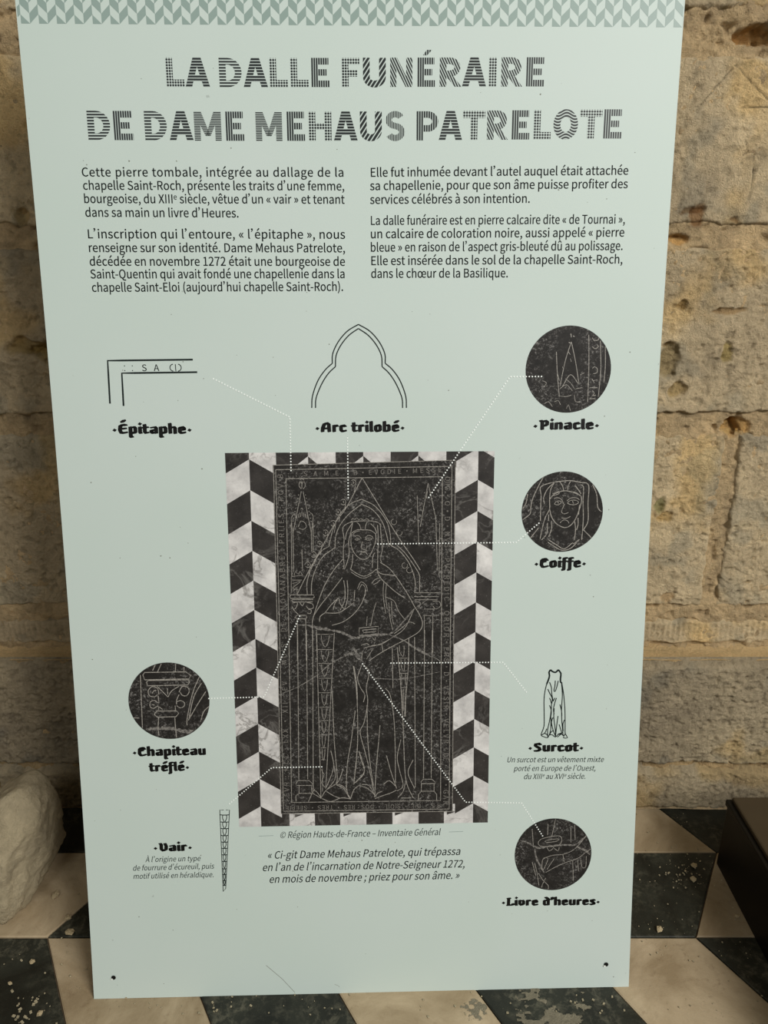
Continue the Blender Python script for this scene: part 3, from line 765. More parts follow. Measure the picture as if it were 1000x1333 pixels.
GLYPHS='''
 157
(237|167,-137,-64,104,13,6,40,17,-13,-6,-61,100,-89,338,,-119,,118,89,337,-61,-101,-13,6,-40,18,13,-6,-64,-105,-103,-355,,137,,-138
)237|69,-137,-13,6,65,104,103,355,,-138,,137,-103,355,65,-105,-13,-6,-40,-18,14,6,61,-101,91,-337,,118,,-119,-91,-338,61,100,14,-6
,195|53,-133,-6,13,63,27,102,146,,-67,,47,-54,75,33,,-26,,-48,-45,,28,,-28,46,-44,-25,,3,,8,,-2,,-1,-42,-70,-94,44,19,5,-13
-243|32,172,,16,60,,179,,-59,,,16,,49,,-17,-59,,-179,,60,,,-17
.195|97,-9,-26,,26,,47,48,,-28,,30,-47,49,26,,-26,,-46,-49,,30,,-28
1389|62,,,18,93,,281,,-94,,,18,,53,,-18,-34,,-103,,35,,,154,,460,,-153,-16,,-49,,17,,-28,-16,-106,-36,45,8,,-14,,-41,,14,30,,91,,-30,,,-127,,-383,,128,-38,,-114,,38,,,-18
2389|31,,,13,107,,323,,-108,,,18,,55,,-18,-48,,-143,,48,,-25,,-84,-5,27,3,121,115,202,322,,-103,,91,-150,150,92,,-65,,-151,-75,41,46,12,-12,37,-36,-12,12,29,34,107,60,-42,,63,,94,-102,,59,,-88,-235,-331,161,141,,-13
7389|139,,9,195,22,,66,,-22,,9,201,151,475,-121,-154,,13,,38,,-13,-107,,-322,,107,,,-18,,-54,,18,83,,250,,-83,,-101,-140
:195|97,273,-26,,26,,47,49,,-29,,29,-47,49,26,,-26,,-46,-49,,29,,-29|97,-9,-26,,26,,47,48,,-28,,30,-47,49,26,,-26,,-46,-49,,30,,-28
;195|97,273,-26,,26,,47,49,,-29,,29,-47,49,26,,-26,,-46,-49,,29,,-29|53,-133,-6,13,63,27,102,146,,-67,,47,-54,75,33,,-26,,-48,-45,,28,,-28,46,-44,-25,,3,,8,,-2,,-1,-42,-70,-94,44,19,5,-13
A426|3,,58,171,22,,65,,-22,,17,52,50,157,-17,-52,62,,187,,-62,,17,-52,49,-157,-16,52,23,,69,,-23,,-58,171,-174,513,58,-171,-24,,-73,,25,,-57,-171|134,208,52,,8,26,25,79,-8,-26,18,58,51,174,-16,-60,1,,3,,-1,,17,-60,52,-174,-19,58,8,-26,24,-79,-8,26,-52,
B460|71,,,171,54,,163,,-54,,115,,195,151,,-101,,70,-105,122,61,-12,,1,,4,,-2,49,15,75,111,,-51,,90,-176,125,103,,-51,,-152,,50,,,-171|135,296,26,,,55,,166,,-55,27,,79,,-26,,81,,121,-82,,60,,-53,-124,-84,89,,-25,|135,52,30,,,64,,193,,-64,30,,90,,-30,,90,,140,-92,,63,,-70,-140,-101,88,,-30,
C447|264,-9,-128,,67,,158,73,-41,-46,-12,14,-36,42,12,-14,-33,-37,-119,-58,49,,-98,,-160,210,,-129,,129,162,208,-97,,44,,105,-49,-27,29,12,14,35,42,-12,-14,-29,33,-141,63,63,,-130,,-227,-266,,166,,-166
D482|71,,,171,43,,131,,-44,,154,,238,258,,-162,,164,-241,255,157,,-43,,-128,,42,,,-171|135,53,20,,,136,,408,,-136,20,,58,,-19,,121,,181,-203,,131,,-129,-181,-205,121,,-19,
E412|71,,,171,101,,303,,-101,,,18,,55,,-18,-80,,-239,,80,,,63,,187,,-62,65,,195,,-65,,,19,,56,,-19,-65,,-195,,65,,,53,,161,,-54,77,,231,,-77,,,18,,54,,-18,-98,,-295,,98,,,-171
F387|71,,,171,21,,64,,-21,,,77,,230,,-76,66,,196,,-65,,,19,,55,,-18,-65,,-196,,66,,,58,,174,,-58,77,,231,,-77,,,18,,54,,-18,-98,,-295,,98,,,-171
G482|272,-9,-135,,69,,159,59,-33,-34,,72,,216,,-72,-57,,-169,,56,,,-18,,-54,,18,36,,109,,-36,,,-45,,-134,,45,-20,-19,-92,-30,36,,-110,,-172,210,,-129,,129,171,208,-104,,51,,111,-49,-26,27,11,14,35,42,-12,-14,-30,31,-148,63,71,,-136,,-235,-266,,166,,-166
H510|71,,,171,21,,64,,-21,,,81,,242,,-80,80,,240,,-80,,,-80,,-242,,81,21,,65,,-22,,,171,,513,,-171,-22,,-65,,21,,,-71,,-215,,72,-80,,-240,,80,,,72,,215,,-71,-21,,-64,,21,,,-171
I205|71,,,171,21,,64,,-21,,,171,,513,,-171,-21,,-64,,21,,,-171
L380|71,,,171,96,,289,,-96,,,18,,55,,-18,-75,,-225,,75,,,153,,458,,-152,-21,,-64,,21,,,-171
M569|71,,,171,19,,58,,-20,,,95,,284,,-94,,44,-9,152,5,-45,1,,3,,-1,,14,-39,42,-117,-14,39,32,-89,97,-267,-33,89,14,,43,,-14,,33,89,97,267,-32,-89,14,39,41,117,-13,-39,1,,3,,-1,,-3,-45,-8,-152,,44,,-94,,-284,,95,20,,60,,-20,,,171,,513,,-171,-26,,-78,,26,,-33,-91,-98,-274,33,91,-12,-35,-36,-107,14,35,-1,,-2,,1,,-13,35,-38,107,14,-35,-32,91,-98,274,33,-91,-25,,-77,,26,,,-171
N506|71,,,171,20,,61,,-21,,,90,,270,,-90,,54,-8,160,3,-52,1,,3,,-1,,18,-35,55,-106,-18,35,62,-108,187,-324,-62,108,22,,67,,-23,,,171,,513,,-171,-21,,-62,,20,,,-89,,-267,,89,,-53,9,-162,-4,51,-1,,-3,,1,,-19,35,-56,106,19,-35,-62,108,-187,323,62,-108,-22,,-66,,22,,,-171
O520|260,-9,-129,,129,,219,267,,-164,,165,-219,264,129,,-129,,-219,-264,,165,,-164|260,48,92,,-93,,-153,210,,-128,,129,153,208,-93,,92,,152,-208,,129,,-128
P443|71,,,171,21,,64,,-21,,,68,,204,,-68,28,,85,,-28,,113,,189,159,,-109,,112,-192,150,115,,-49,,-146,,49,,,-171|135,257,26,,,68,,204,,-68,25,,74,,-25,,90,,136,-98,,75,,-74,-134,-106,91,,-25,
Q520|260,45,92,,-93,,-153,213,,-131,,129,153,208,-93,,92,,152,-208,,129,,-131|417,-129,-95,,30,,73,12,-15,-7,-4,17,-12,50,4,-17,-14,-4,-54,-8,23,,-56,,-126,69,23,-46,108,19,181,264,,-147,,165,-219,264,129,,-129,,-219,-264,,165,,-150,187,-265,-112,15,29,-70
R445|135,270,29,,,63,,191,,-64,29,,86,,-28,,81,,125,-91,,67,,-67,-125,-100,81,,-28,|352,,-41,73,25,,73,,-24,,-43,75,-130,225,43,-75,69,17,115,145,,-81,,106,-179,143,104,,-53,,-160,,53,,,-171,,-513,,171,21,,64,,-21,,,73,,218,,-73,31,,93,,-31,,41,-73
S417|213,-9,-73,,107,,174,146,,-82,,76,-105,137,59,-26,-25,10,-73,31,24,-10,-40,17,-86,86,,-50,,46,96,75,-58,,48,,117,-48,-31,29,11,14,34,41,-11,-13,-36,37,-151,63,61,,-93,,-162,-135,,79,,-75,105,-132,-48,20,24,-11,73,-32,-24,10,49,-22,86,-92,,53,,-50,-107,-83,68,,-54,,-142,63,37,-38,-13,-15,-38,-44,12,14,44,-47
T419|177,,,153,22,,65,,-21,,,153,,459,,-153,52,,156,,-52,,,18,,54,,-18,-126,,-376,,125,,,-18,,-54,,18,52,,155,,-52,,,-153
U505|253,-9,-105,,104,,184,220,,-164,,101,,302,,-100,-21,,-62,,20,,,-101,,-303,,101,,-123,-122,-162,68,,-67,,-120,162,,-123,,101,,303,,-101,-21,,-64,,21,,,-100,,-302,,101,,-164
V403|165,,-55,171,25,,74,,-24,,55,171,164,513,-55,-171,-22,,-66,,22,,-28,-92,-83,-278,28,93,-17,-60,-50,-169,20,60,,,-2,,1,,-19,60,-50,169,17,-60,-28,93,-83,278,27,-92,-23,,-68,,22,,54,-171
X401|12,,50,88,23,,69,,-23,,24,46,73,139,-24,-47,13,26,41,83,-14,-32,1,,3,,-1,,17,-32,44,-83,-13,26,26,-47,77,-139,-26,46,23,,71,,-24,,-50,87,-151,262,51,-87,47,84,141,251,-47,-83,-23,,-68,,22,,-23,-43,-69,-131,23,44,-13,-23,-36,-75,14,30,-1,,-3,,1,,-17,30,-41,75,13,-23,-23,44,-70,131,23,-43,-24,,-71,,24,,46,-82,140,-248,-47,83,-50,-88
a394|152,-9,-64,,47,,126,55,-36,-31,1,,2,,-1,,2,-16,6,-46,-2,15,17,,52,,-17,,,78,,234,,-78,,94,-131,156,93,,-62,,-150,-50,35,23,9,-14,25,-44,-8,15,30,21,114,41,-44,,62,,79,-96,,49,-162,-18,-234,-142,,82,,-69|170,43,37,,-38,,-67,60,,-43,,49,172,95,-129,-15,,-35,,-106,,36,-38,-32
b433|232,-9,-35,,87,,165,205,,-130,,118,-151,194,98,,-43,,-120,-53,35,29,1,22,3,68,-1,-23,,51,,152,,-50,-22,,-65,,22,,,-185,,-557,,186,17,,52,,-17,,1,13,5,39,-2,-13,1,,3,,-1,,33,-30|221,45,63,,-25,,-92,39,33,-29,,67,,200,,-66,36,34,101,52,-32,,73,,101,-141,,85,,-93
c357|214,-9,-101,,46,,124,48,-35,-30,-10,14,-28,43,9,-15,-24,-21,-90,-38,35,,-70,,-118,146,,-88,,87,120,146,-69,,29,,76,-33,-22,20,10,14,32,42,-11,-14,-27,24,-111,45,50,,-98,,-183,-200,,127,,-126
d434|194,-9,-95,,45,,116,54,-30,-30,,,2,,-1,,1,-15,5,-45,-2,15,18,,53,,-18,,,186,,557,,-185,-22,,-65,,22,,,-48,,-146,,49,1,-22,4,-65,-1,22,-34,27,-107,44,44,,-87,,-165,-200,,123,,-127|208,45,35,,-67,,-105,145,,-91,,87,110,146,-61,,31,,92,-40,-31,29,,-66,,-199,,66,-31,-35
e388|218,-9,-101,,52,,125,38,-33,-21,-7,15,-22,43,7,-14,-29,-19,-96,-30,38,,-72,,-126,133,5,-81,86,,257,,-86,,1,10,3,36,,-14,,109,-152,179,97,,-87,,-171,-200,,124,,-126|99,221,68,,7,75,109,118,-54,,60,,95,-118,,77,-68,
f228|23,328,,17,17,,52,,-17,,,-109,,-328,,109,21,,64,,-22,,,109,,328,,-109,26,,80,,-27,,,18,,52,,-17,-27,,-80,,26,,,20,,60,,-20,,49,54,75,-37,,13,,42,-10,-14,7,5,16,14,50,-4,-17,-17,7,-63,12,23,,-76,,-111,-126,,77,,-20,,-61,,21,-17,-1,-52,-3,17,1,,-16
g395|193,-175,-93,,117,,192,132,,-71,,63,-132,90,87,,-25,,-75,,25,,-51,,-67,41,,-24,,21,25,46,-14,-12,17,-9,56,-14,-18,,78,,139,133,,-81,,33,-31,78,19,-17,26,,78,,-26,,,17,,49,,-16,-44,,-132,,44,,-14,6,-54,10,22,,-76,,-142,-136,,84,,-45,49,-102,-25,20,,-1,,-3,,1,-20,-14,-42,-71,,32,,-30,35,-62,-20,12,,-1,,-3,,1,-36,-22,-56,-87,,33,,-65|192,164,44,,-44,,-81,90,,-55,,56,81,89,-44,,45,,81,-89,,56,,-55|202,-131,73,,-70,,-110,67,,-41,,21,38,64,-27,-20,17,-4,49,-6,-14,,22,,66,,-22,,51,,77,-48,,36,,-39
h425|64,,,186,22,,65,,-22,,,92,,276,,-92,38,38,103,58,-39,,51,,73,-102,,72,,-77,,-232,,77,21,,63,,-21,,,80,,241,,-80,,97,-116,149,80,,-52,,-126,-64,35,35,1,26,3,79,-1,-26,,51,,152,,-50,-22,,-65,,22,,,-185
i193|64,,,127,22,,65,,-22,,,127,,380,,-126,-22,,-65,,22,,,-126|97,459,-26,,25,,42,42,,-26,,25,-42,42,25,,-26,,-42,-42,,25,,-26
j193|25,-169,-23,,75,,104,126,,-78,,141,,423,,-141,-21,,-64,,21,,,-141,,-423,,141,,-47,-47,-75,38,,-13,,-36,7,10,-4,-4,-16,-13,-49,4,16,13,-5|97,459,-26,,24,,42,42,,-26,,25,-42,42,24,,-26,,-43,-42,,25,,-26
l199|132,-9,-48,,17,,37,5,-9,-2,-3,17,-9,50,3,-17,-7,-2,-14,-2,4,,-9,,-17,27,,-19,,162,,486,,-162,-22,,-65,,22,,,-160,,-481,,160,,-54
m648|64,,,127,22,,65,,-22,,,92,,276,,-92,34,39,95,58,-29,,48,,71,-102,,72,,-77,,-232,,77,21,,64,,-22,,,92,,276,,-92,35,39,95,58,-29,,49,,71,-102,,72,,-77,,-232,,77,21,,64,,-21,,,80,,241,,-80,,97,-115,149,78,,-47,,-126,-73,40,43,-15,45,-105,73,59,,-46,,-118,-65,33,36,-1,,-2,,1,,-2,18,-6,55,2,-18,-18,,-53,,18,,,-126
n427|64,,,127,22,,65,,-22,,,92,,276,,-92,38,38,103,58,-39,,51,,73,-102,,72,,-77,,-232,,77,21,,63,,-21,,,80,,241,,-80,,97,-116,149,80,,-52,,-127,-65,35,36,-1,,-2,,1,,-2,18,-6,55,2,-18,-18,,-53,,18,,,-126
o424|212,-9,-93,,93,,176,199,,-126,,127,-176,200,93,,-93,,-176,-200,,127,,-126|212,44,66,,-66,,-110,146,,-88,,87,110,146,-66,,66,,111,-146,,87,,-88
p434|64,-160,,180,22,,65,,-22,,,43,,128,,-42,-1,23,-2,67,,-22,34,-29,105,-44,-35,,87,,165,205,,-130,,118,-151,194,98,,-44,,-121,-54,34,29,-1,,-2,,1,,-2,15,-6,44,2,-14,-18,,-53,,18,,,-180|221,45,63,,-25,,-92,39,33,-29,,67,,200,,-66,36,34,101,52,-32,,73,,101,-141,,85,,-93
q434|305,-160,,45,22,,65,,-22,,,180,,540,,-180,-17,,-51,,17,,-2,-12,-7,-35,2,11,,,-1,,,,-34,29,-109,45,44,,-87,,-165,-200,,123,,-127,157,-199,-95,,44,,115,53,-31,-30,-1,-23,-4,-69,1,23,,-45|208,45,35,,-67,,-105,145,,-91,,87,110,146,-61,,31,,92,-40,-31,29,,-66,,-199,,66,-31,-35
r272|64,,,127,22,,65,,-22,,,81,,244,,-81,25,65,95,89,-31,,16,,37,-7,-12,5,4,19,12,56,-4,-19,-12,6,-41,8,17,,-42,,-107,-79,26,48,-1,,-2,,1,,-2,23,-6,69,2,-23,-18,,-53,,18,,,-126
s328|164,-9,-54,,90,,138,113,,-62,,72,-116,115,56,-21,-42,16,-82,66,,-36,,30,71,55,-48,,34,,86,-33,-26,19,10,13,31,40,-10,-14,-29,23,-118,43,47,,-83,,-131,-108,,60,,-65,111,-110,-53,20,42,-15,87,-72,,39,,-33,-75,-59,50,,-46,,-113,45,34,-27,-10,-14,-31,-43,11,15,36,-30
t264|183,-9,-80,,24,,71,14,-22,-7,-4,16,-12,48,4,-16,-13,-5,-44,-10,14,,-44,,-59,73,,-47,,71,,212,,-71,35,,104,,-35,,,18,,52,,-17,-35,,-104,,35,,,36,,107,,-35,-17,,-53,,18,,-2,-35,-7,-107,2,36,-20,-1,-60,-3,20,1,,-16,,-49,,17,19,,57,,-19,,,-70,,-210,,70,,-77
u425|176,-9,-81,,52,,125,69,-36,-42,1,,2,,,,2,-20,5,-60,-2,20,18,,53,,-17,,,127,,380,,-126,-21,,-63,,21,,,-90,,-269,,90,-37,-45,-103,-65,39,,-51,,-72,101,,-71,,78,,233,,-77,-21,,-64,,21,,,-80,,-241,,81,,-97
v365|146,,-45,127,25,,75,,-25,,45,127,135,380,-45,-126,-21,,-63,,21,,-24,-72,-72,-216,24,72,-12,-37,-35,-112,11,36,-2,,-4,,1,,-11,36,-35,112,12,-37,-24,72,-71,216,23,-72,-23,,-67,,22,,46,-126
x349|11,,41,66,22,,67,,-23,,17,30,51,89,-17,-30,13,23,38,68,-13,-22,2,,4,,-1,,15,-22,41,-68,-12,23,19,-30,56,-89,-18,30,24,,70,,-23,,-42,64,-125,192,42,-64,38,63,115,188,-38,-63,-22,,-66,,22,,-16,-28,-47,-83,16,28,-12,-22,-34,-64,12,22,-1,,-3,,1,,-13,22,-37,64,11,-22,-17,28,-51,83,17,-28,-23,,-70,,23,,39,-60,116,-182,-39,61,-42,-66
y365|71,-164,-18,,75,,142,132,-27,-74,48,137,143,412,-48,-137,-21,,-63,,21,,-22,-70,-68,-211,23,71,-10,-34,-31,-107,10,35,-1,,-4,,2,,-13,35,-37,107,12,-33,-26,71,-77,211,25,-70,-23,,-67,,22,,51,-127,153,-381,-51,127,-3,-9,-9,-28,3,9,-16,-47,-85,-82,43,,-11,,-29,6,7,-3,-5,-17,-13,-51,4,17,12,-5
z333|25,,,11,95,,287,,-96,,,17,,52,,-17,-69,,-207,,69,,67,98,201,294,-67,-98,,11,,34,,-11,-87,,-260,,87,,,-17,,-52,,18,60,,179,,-60,,-67,-98,-200,-294,66,98,,-11
©583|291,-8,-136,,137,,253,261,,-159,,159,-253,258,137,,-136,,-252,-258,,159,,-159|291,24,118,,-118,,-216,229,,-137,,136,216,227,-118,,118,,217,-227,,136,,-137|297,98,-79,,47,,106,44,-29,-24,-8,11,-23,34,7,-11,-24,-20,-80,-35,33,,-57,,-93,112,,-70,,61,96,105,-59,,27,,67,-32,-21,20,9,10,27,30,-9,-10,-24,26,-97,45,44,,-76,,-145,-148,,91,,-97
«335|142,52,-36,40,9,7,27,22,-9,-8,-30,41,-92,123,31,-41,31,41,92,122,-30,-41,-9,8,-27,24,9,-8,-36,-40,-107,-122,36,41,,-16,,-48,,16,36,-40|265,52,-35,40,10,7,28,22,-9,-8,-31,41,-93,123,31,-41,31,41,93,122,-31,-41,-9,8,-28,24,10,-8,-35,-40,-106,-122,35,41,,-16,,-48,,16,35,-40
·700|350,340,41,,-41,,-74,-74,,41,,-41,74,-74,-41,,41,,74,74,,-41,,41
»335|70,52,-9,7,36,40,106,121,-35,-40,,16,,48,,-16,-35,41,-106,122,36,-40,-9,-8,-28,-24,9,8,31,-41,92,-122,-30,41,-30,-41,-92,-123,31,41,9,-8|193,52,-9,7,36,40,107,121,-35,-40,,16,,48,,-16,-35,41,-107,122,36,-40,-9,-8,-27,-24,9,8,31,-41,92,-122,-30,41,-30,-41,-92,-123,31,41,9,-8
À426|225,546,-39,29,10,10,29,32,-10,-11,-37,34,-110,101,36,-34,-13,-14,-37,-44,12,15,39,-30|3,,58,171,22,,65,,-22,,17,52,50,157,-17,-52,62,,187,,-62,,17,-52,49,-157,-16,52,23,,69,,-23,,-58,171,-174,513,58,-171,-24,,-73,,25,,-57,-171|134,208,52,,8,26,25,79,-8,-26,18,58,51,174,-16,-60,1,,3,,-1,,17,-60,52,-174,-19,58,8,-26,24,-79,-8,26,-52,
à394|152,-9,-64,,47,,126,55,-36,-31,1,,2,,-1,,2,-16,6,-46,-2,15,17,,52,,-17,,,78,,234,,-78,,94,-131,156,93,,-62,,-150,-50,35,23,9,-14,25,-44,-8,15,30,21,114,41,-44,,62,,79,-96,,49,-162,-18,-234,-142,,82,,-69|170,43,37,,-38,,-67,60,,-43,,49,172,95,-129,-15,,-35,,-106,,36,-38,-32|221,448,-41,40,11,11,33,32,-11,-10,-38,44,-112,131,37,-44,-15,-14,-44,-42,15,14,41,-41
â394|152,-9,-64,,47,,126,55,-36,-31,1,,2,,-1,,2,-16,6,-46,-2,15,17,,52,,-17,,,78,,234,,-78,,94,-131,156,93,,-62,,-150,-50,35,23,9,-14,25,-44,-8,15,30,21,114,41,-44,,62,,79,-96,,49,-162,-18,-234,-142,,82,,-69|170,43,37,,-38,,-67,60,,-43,,49,172,95,-129,-15,,-35,,-106,,36,-38,-32|88,470,30,36,9,-9,28,-25,-10,8,30,29,92,88,-31,-29,1,,3,,-1,,31,-29,92,-88,-31,29,9,8,27,25,-9,-9,-30,36,-89,109,30,-36,-21,,-64,,21,,-29,-36
è388|218,-9,-101,,52,,125,38,-33,-21,-7,15,-22,43,7,-14,-29,-19,-96,-30,38,,-72,,-126,133,5,-81,86,,257,,-86,,1,10,3,36,,-14,,109,-152,179,97,,-87,,-171,-200,,124,,-126|99,221,68,,7,75,109,118,-54,,60,,95,-118,,77,-68,|217,448,-41,40,11,11,34,32,-12,-10,-37,44,-111,131,37,-44,-15,-14,-45,-42,15,14,40,-41
é388|218,-9,-101,,52,,125,38,-33,-21,-7,15,-22,43,7,-14,-29,-19,-96,-30,38,,-72,,-126,133,5,-81,86,,257,,-86,,1,10,3,36,,-14,,109,-152,179,97,,-87,,-171,-200,,124,,-126|99,221,68,,7,75,109,118,-54,,60,,95,-118,,77,-68,|195,448,-11,11,41,40,122,121,-40,-41,-14,14,-44,42,15,-14,-37,-44,-111,-131,37,44,11,-10
ê388|218,-9,-101,,52,,125,38,-33,-21,-7,15,-22,43,7,-14,-29,-19,-96,-30,38,,-72,,-126,133,5,-81,86,,257,,-86,,1,10,3,36,,-14,,109,-152,179,97,,-87,,-171,-200,,124,,-126|99,221,68,,7,75,109,118,-54,,60,,95,-118,,77,-68,|85,470,30,36,10,-9,28,-25,-9,8,30,29,91,88,-30,-29,2,,4,,-1,,31,-29,92,-88,-31,29,9,8,28,25,-10,-9,-30,36,-90,109,30,-36,-21,,-64,,22,,-29,-36
û425|176,-9,-81,,52,,125,69,-36,-42,1,,2,,,,2,-20,5,-60,-2,20,18,,53,,-17,,,127,,380,,-126,-21,,-63,,21,,,-90,,-269,,90,-37,-45,-103,-65,39,,-51,,-72,101,,-71,,78,,233,,-77,-21,,-64,,21,,,-80,,-241,,81,,-97|91,470,30,36,9,-9,27,-25,-9,8,31,29,93,88,-31,-29,1,,3,,-1,,30,-29,91,-88,-30,29,10,8,28,25,-9,-9,-30,36,-89,109,30,-36,-22,,-64,,21,,-30,-36
œ656|207,-9,-92,,63,,140,94,-30,-62,29,-58,140,-94,-59,,52,,125,38,-33,-21,-8,15,-23,45,8,-15,-29,-19,-94,-31,37,,-65,,-120,132,3,-80,83,,249,,-83,,2,10,3,35,,-13,,109,-147,180,94,,-56,,-133,-96,28,59,-28,62,-139,96,58,,-92,,-172,-200,,127,,-126|208,44,63,,-63,,-106,146,,-88,,87,106,146,-63,,63,,107,-146,,87,,-88|375,217,65,,7,74,103,122,-52,,58,,93,-122,,79,-65,
–375|32,175,,15,104,,311,,-104,,,15,,43,,-14,-104,,-311,,104,,,-14
’700|34,419,37,19,5,-8,14,-26,-5,9,45,21,88,131,,-63,,38,-55,66,30,,-32,,-48,-45,,22,,-25,44,-45,-27,,8,,19,6,-4,-3,,-31
'''
# ------------------------------------------------------------------ the setting
ROW = .22645; EDGE = .26149; PX0 = -.67811; Y0 = 1.18293; YW = 1.558; YU = 1.62
def grid_faces(nx, nz):
    i = np.arange((nx-1)*(nz-1)); a = (i//(nx-1))*nx + i % (nx-1)
    return np.stack([a, a+1, a+nx+1, a+nx], 1)
# wall core behind the stones carries the parts
def box_mesh(name, lo, hi, mat, parent=None, loc=None):
    x0, y0, z0 = lo; x1, y1, z1 = hi
    v = [(x0,y0,z0),(x1,y0,z0),(x1,y1,z0),(x0,y1,z0),(x0,y0,z1),(x1,y0,z1),(x1,y1,z1),(x0,y1,z1)]
    f = [(0,3,2,1),(4,5,6,7),(0,1,5,4),(1,2,6,5),(2,3,7,6),(3,0,4,7)]
    return mesh_obj(name, v, f, mat, parent, loc=loc)
WALL_L, WALL_R, WALL_T = -1.9, 1.9, 2.6
wall = box_mesh('wall_back', (WALL_L, 1.72, -.05), (WALL_R, 1.95, WALL_T), M_MORTAR)
tag(wall, 'old limestone block wall with sandy mortar behind the panel', 'wall', kind='structure')
BLOBS = [ # x, z, rx, rz, depth, tint   (holes and flaked pockets in the wall)
 (.668,1.664,.040,.016,.030,(1.12,.92,.66)), (.577,1.318,.020,.011,.012,(1.12,.92,.62)), (.584,1.082,.022,.034,.010,(.72,.66,.52)),
 (.608,1.019,.020,.020,.010,(.74,.68,.52)), (.600,1.197,.010,.012,.006,(.6,.55,.45)), (.690,1.180,.040,.007,.006,(.72,.62,.5)),
 (.700,1.104,.012,.022,.006,(.8,.76,.5)), (.741,.937,.020,.018,.026,(1.0,.84,.56)), (.765,.945,.020,.020,.012,(1.1,.9,.6)),
 (.649,.542,.014,.014,.008,(.9,.8,.7)), (.607,.765,.012,.018,.006,(.55,.62,.5)), (.62,.74,.02,.012,.006,(.8,.72,.55)),
 (.608,1.363,.014,.02,.003,(.72,.55,.42)), (.600,1.372,.022,.006,.004,(.6,.5,.4)), (.678,1.355,.01,.006,.004,(.6,.5,.4)),
 (-.69,1.10,.035,.022,.014,(.85,.78,.55)), (-.72,1.11,.05,.02,.010,(.9,.82,.6)), (-.66,1.30,.03,.012,.010,(.8,.72,.5)),(-.70,1.36,.02,.02,.008,(.8,.72,.55)),
 (-.61,1.60,.05,.03,.006,(1.0,.95,.85)), (-.66,1.52,.012,.01,.005,(.8,.75,.65)), (-.65,1.48,.012,.008,.005,(.8,.75,.65))]
SCR = [((.638,1.617),(.584,1.553)), ((.640,1.617),(.707,1.561)), ((.664,1.55),(.75,1.549)), ((.677,1.492),(.684,1.474)), ((.684,1.474),(.696,1.474)), ((.684,1.474),(.675,1.468)), ((.696,1.474),(.700,1.440)), ((.700,1.440),(.698,1.390))]
def seg_dist(x, z, a, b):
    ax, az = a; bx, bz = b; dx, dz = bx-ax, bz-az
    t = np.clip(((x-ax)*dx+(z-az)*dz)/(dx*dx+dz*dz), 0, 1)
    return np.hypot(x-ax-t*dx, z-az-t*dz)
def relief(x, z, seed, kind):
    """outward relief and tint of the masonry at wall position x, z"""
    h = .006*(fbm(x, z, 6, 3, seed)-.5)*2 + .0035*(fbm(x, z, 40, 4, seed+1, .6)-.5)*2
    rough = sstep(.52, .68, fbm(x, z, 9, 3, seed+2))
    h = h - .0035*rough*sstep(.45, .62, fbm(x, z, 95, 3, seed+3)) + .0016*(fbm(x, z, 150, 2, seed+14, .7)-.5)*2
    h = h - .0035*sstep(.70, .82, fbm(x, z, 80, 2, seed+4))
    g = fbm(x, z, 5, 4, seed+5); g2 = fbm(x, z, 22, 3, seed+6)
    tint = np.stack([.66+.58*g+.22*(g2-.5), .655+.56*g+.22*(g2-.5), .67+.47*g+.20*(g2-.5)], -1)
    och = sstep(.56, .70, fbm(x, z, 7, 4, seed+30)); tint = tint*(1+och[..., None]*np.array((.10, .0, -.20)))
    gry = sstep(.55, .68, fbm(x, z, 11, 4, seed+33)); tint = tint*(1-gry[..., None]*np.array((.20, .16, .10)))
    pit = sstep(.60, .72, fbm(x, z, 85, 3, seed+40)); h = h-.0030*pit; tint = tint*(1-.22*pit)[..., None]  # pits also tinted darker: dirt, plus shade of the hollows put into the colour
    if kind == 'striated':      # slanting tool strokes
        s = fbm(x*1.0-z*.45, z*.10+x*.05, 70, 3, seed+8)
        h = h*.55 + .0035*(s-.5)*2
    if kind == 'streaked':
        s = fbm(x, z*.10, 60, 3, seed+8); h = h + .002*(s-.5)*2; tint = tint*(.93+.14*s)[..., None]
    if kind == 'tooled':        # a row of upright chisel teeth
        s = .5+.5*np.sin(x*2*np.pi/.0125+6*fbm(x, z, 12, 2, 5)); k = sstep(.432, .445, z)*sstep(.488, .476, z)
        h = h*.6 - .0026*s*k*(.5+fbm(x, z, 20, 2, 9))
        tint = tint*(1-.12*s*k)[..., None]
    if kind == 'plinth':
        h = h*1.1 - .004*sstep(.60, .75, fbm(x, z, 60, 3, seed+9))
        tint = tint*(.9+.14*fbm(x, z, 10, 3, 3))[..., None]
    for bx, bz, rx, rz, d, tc in BLOBS:
        wx = x+.022*(fbm(x, z, 34, 3, 61)-.5); wz = z+.022*(fbm(x, z, 34, 3, 67)-.5)
        w = ((wx-bx)/rx)**2+((wz-bz)/rz)**2
        w = w*(.5+fbm(x, z, 70, 3, 11)*1.1)
        k = sstep(1.3, .5, w)
        h = h - d*k*(.6+.8*fbm(x, z, 120, 3, 13)); tint = tint*(1-k[..., None]*(1-np.array(tc)))
    for a, b in SCR:
        d = seg_dist(x, z, a, b); k = sstep(.0022, .0006, d+.0008*fbm(x, z, 150, 2, 1))
        h = h - .004*k; tint = tint*(1-.55*k)[..., None]
    return h, tint
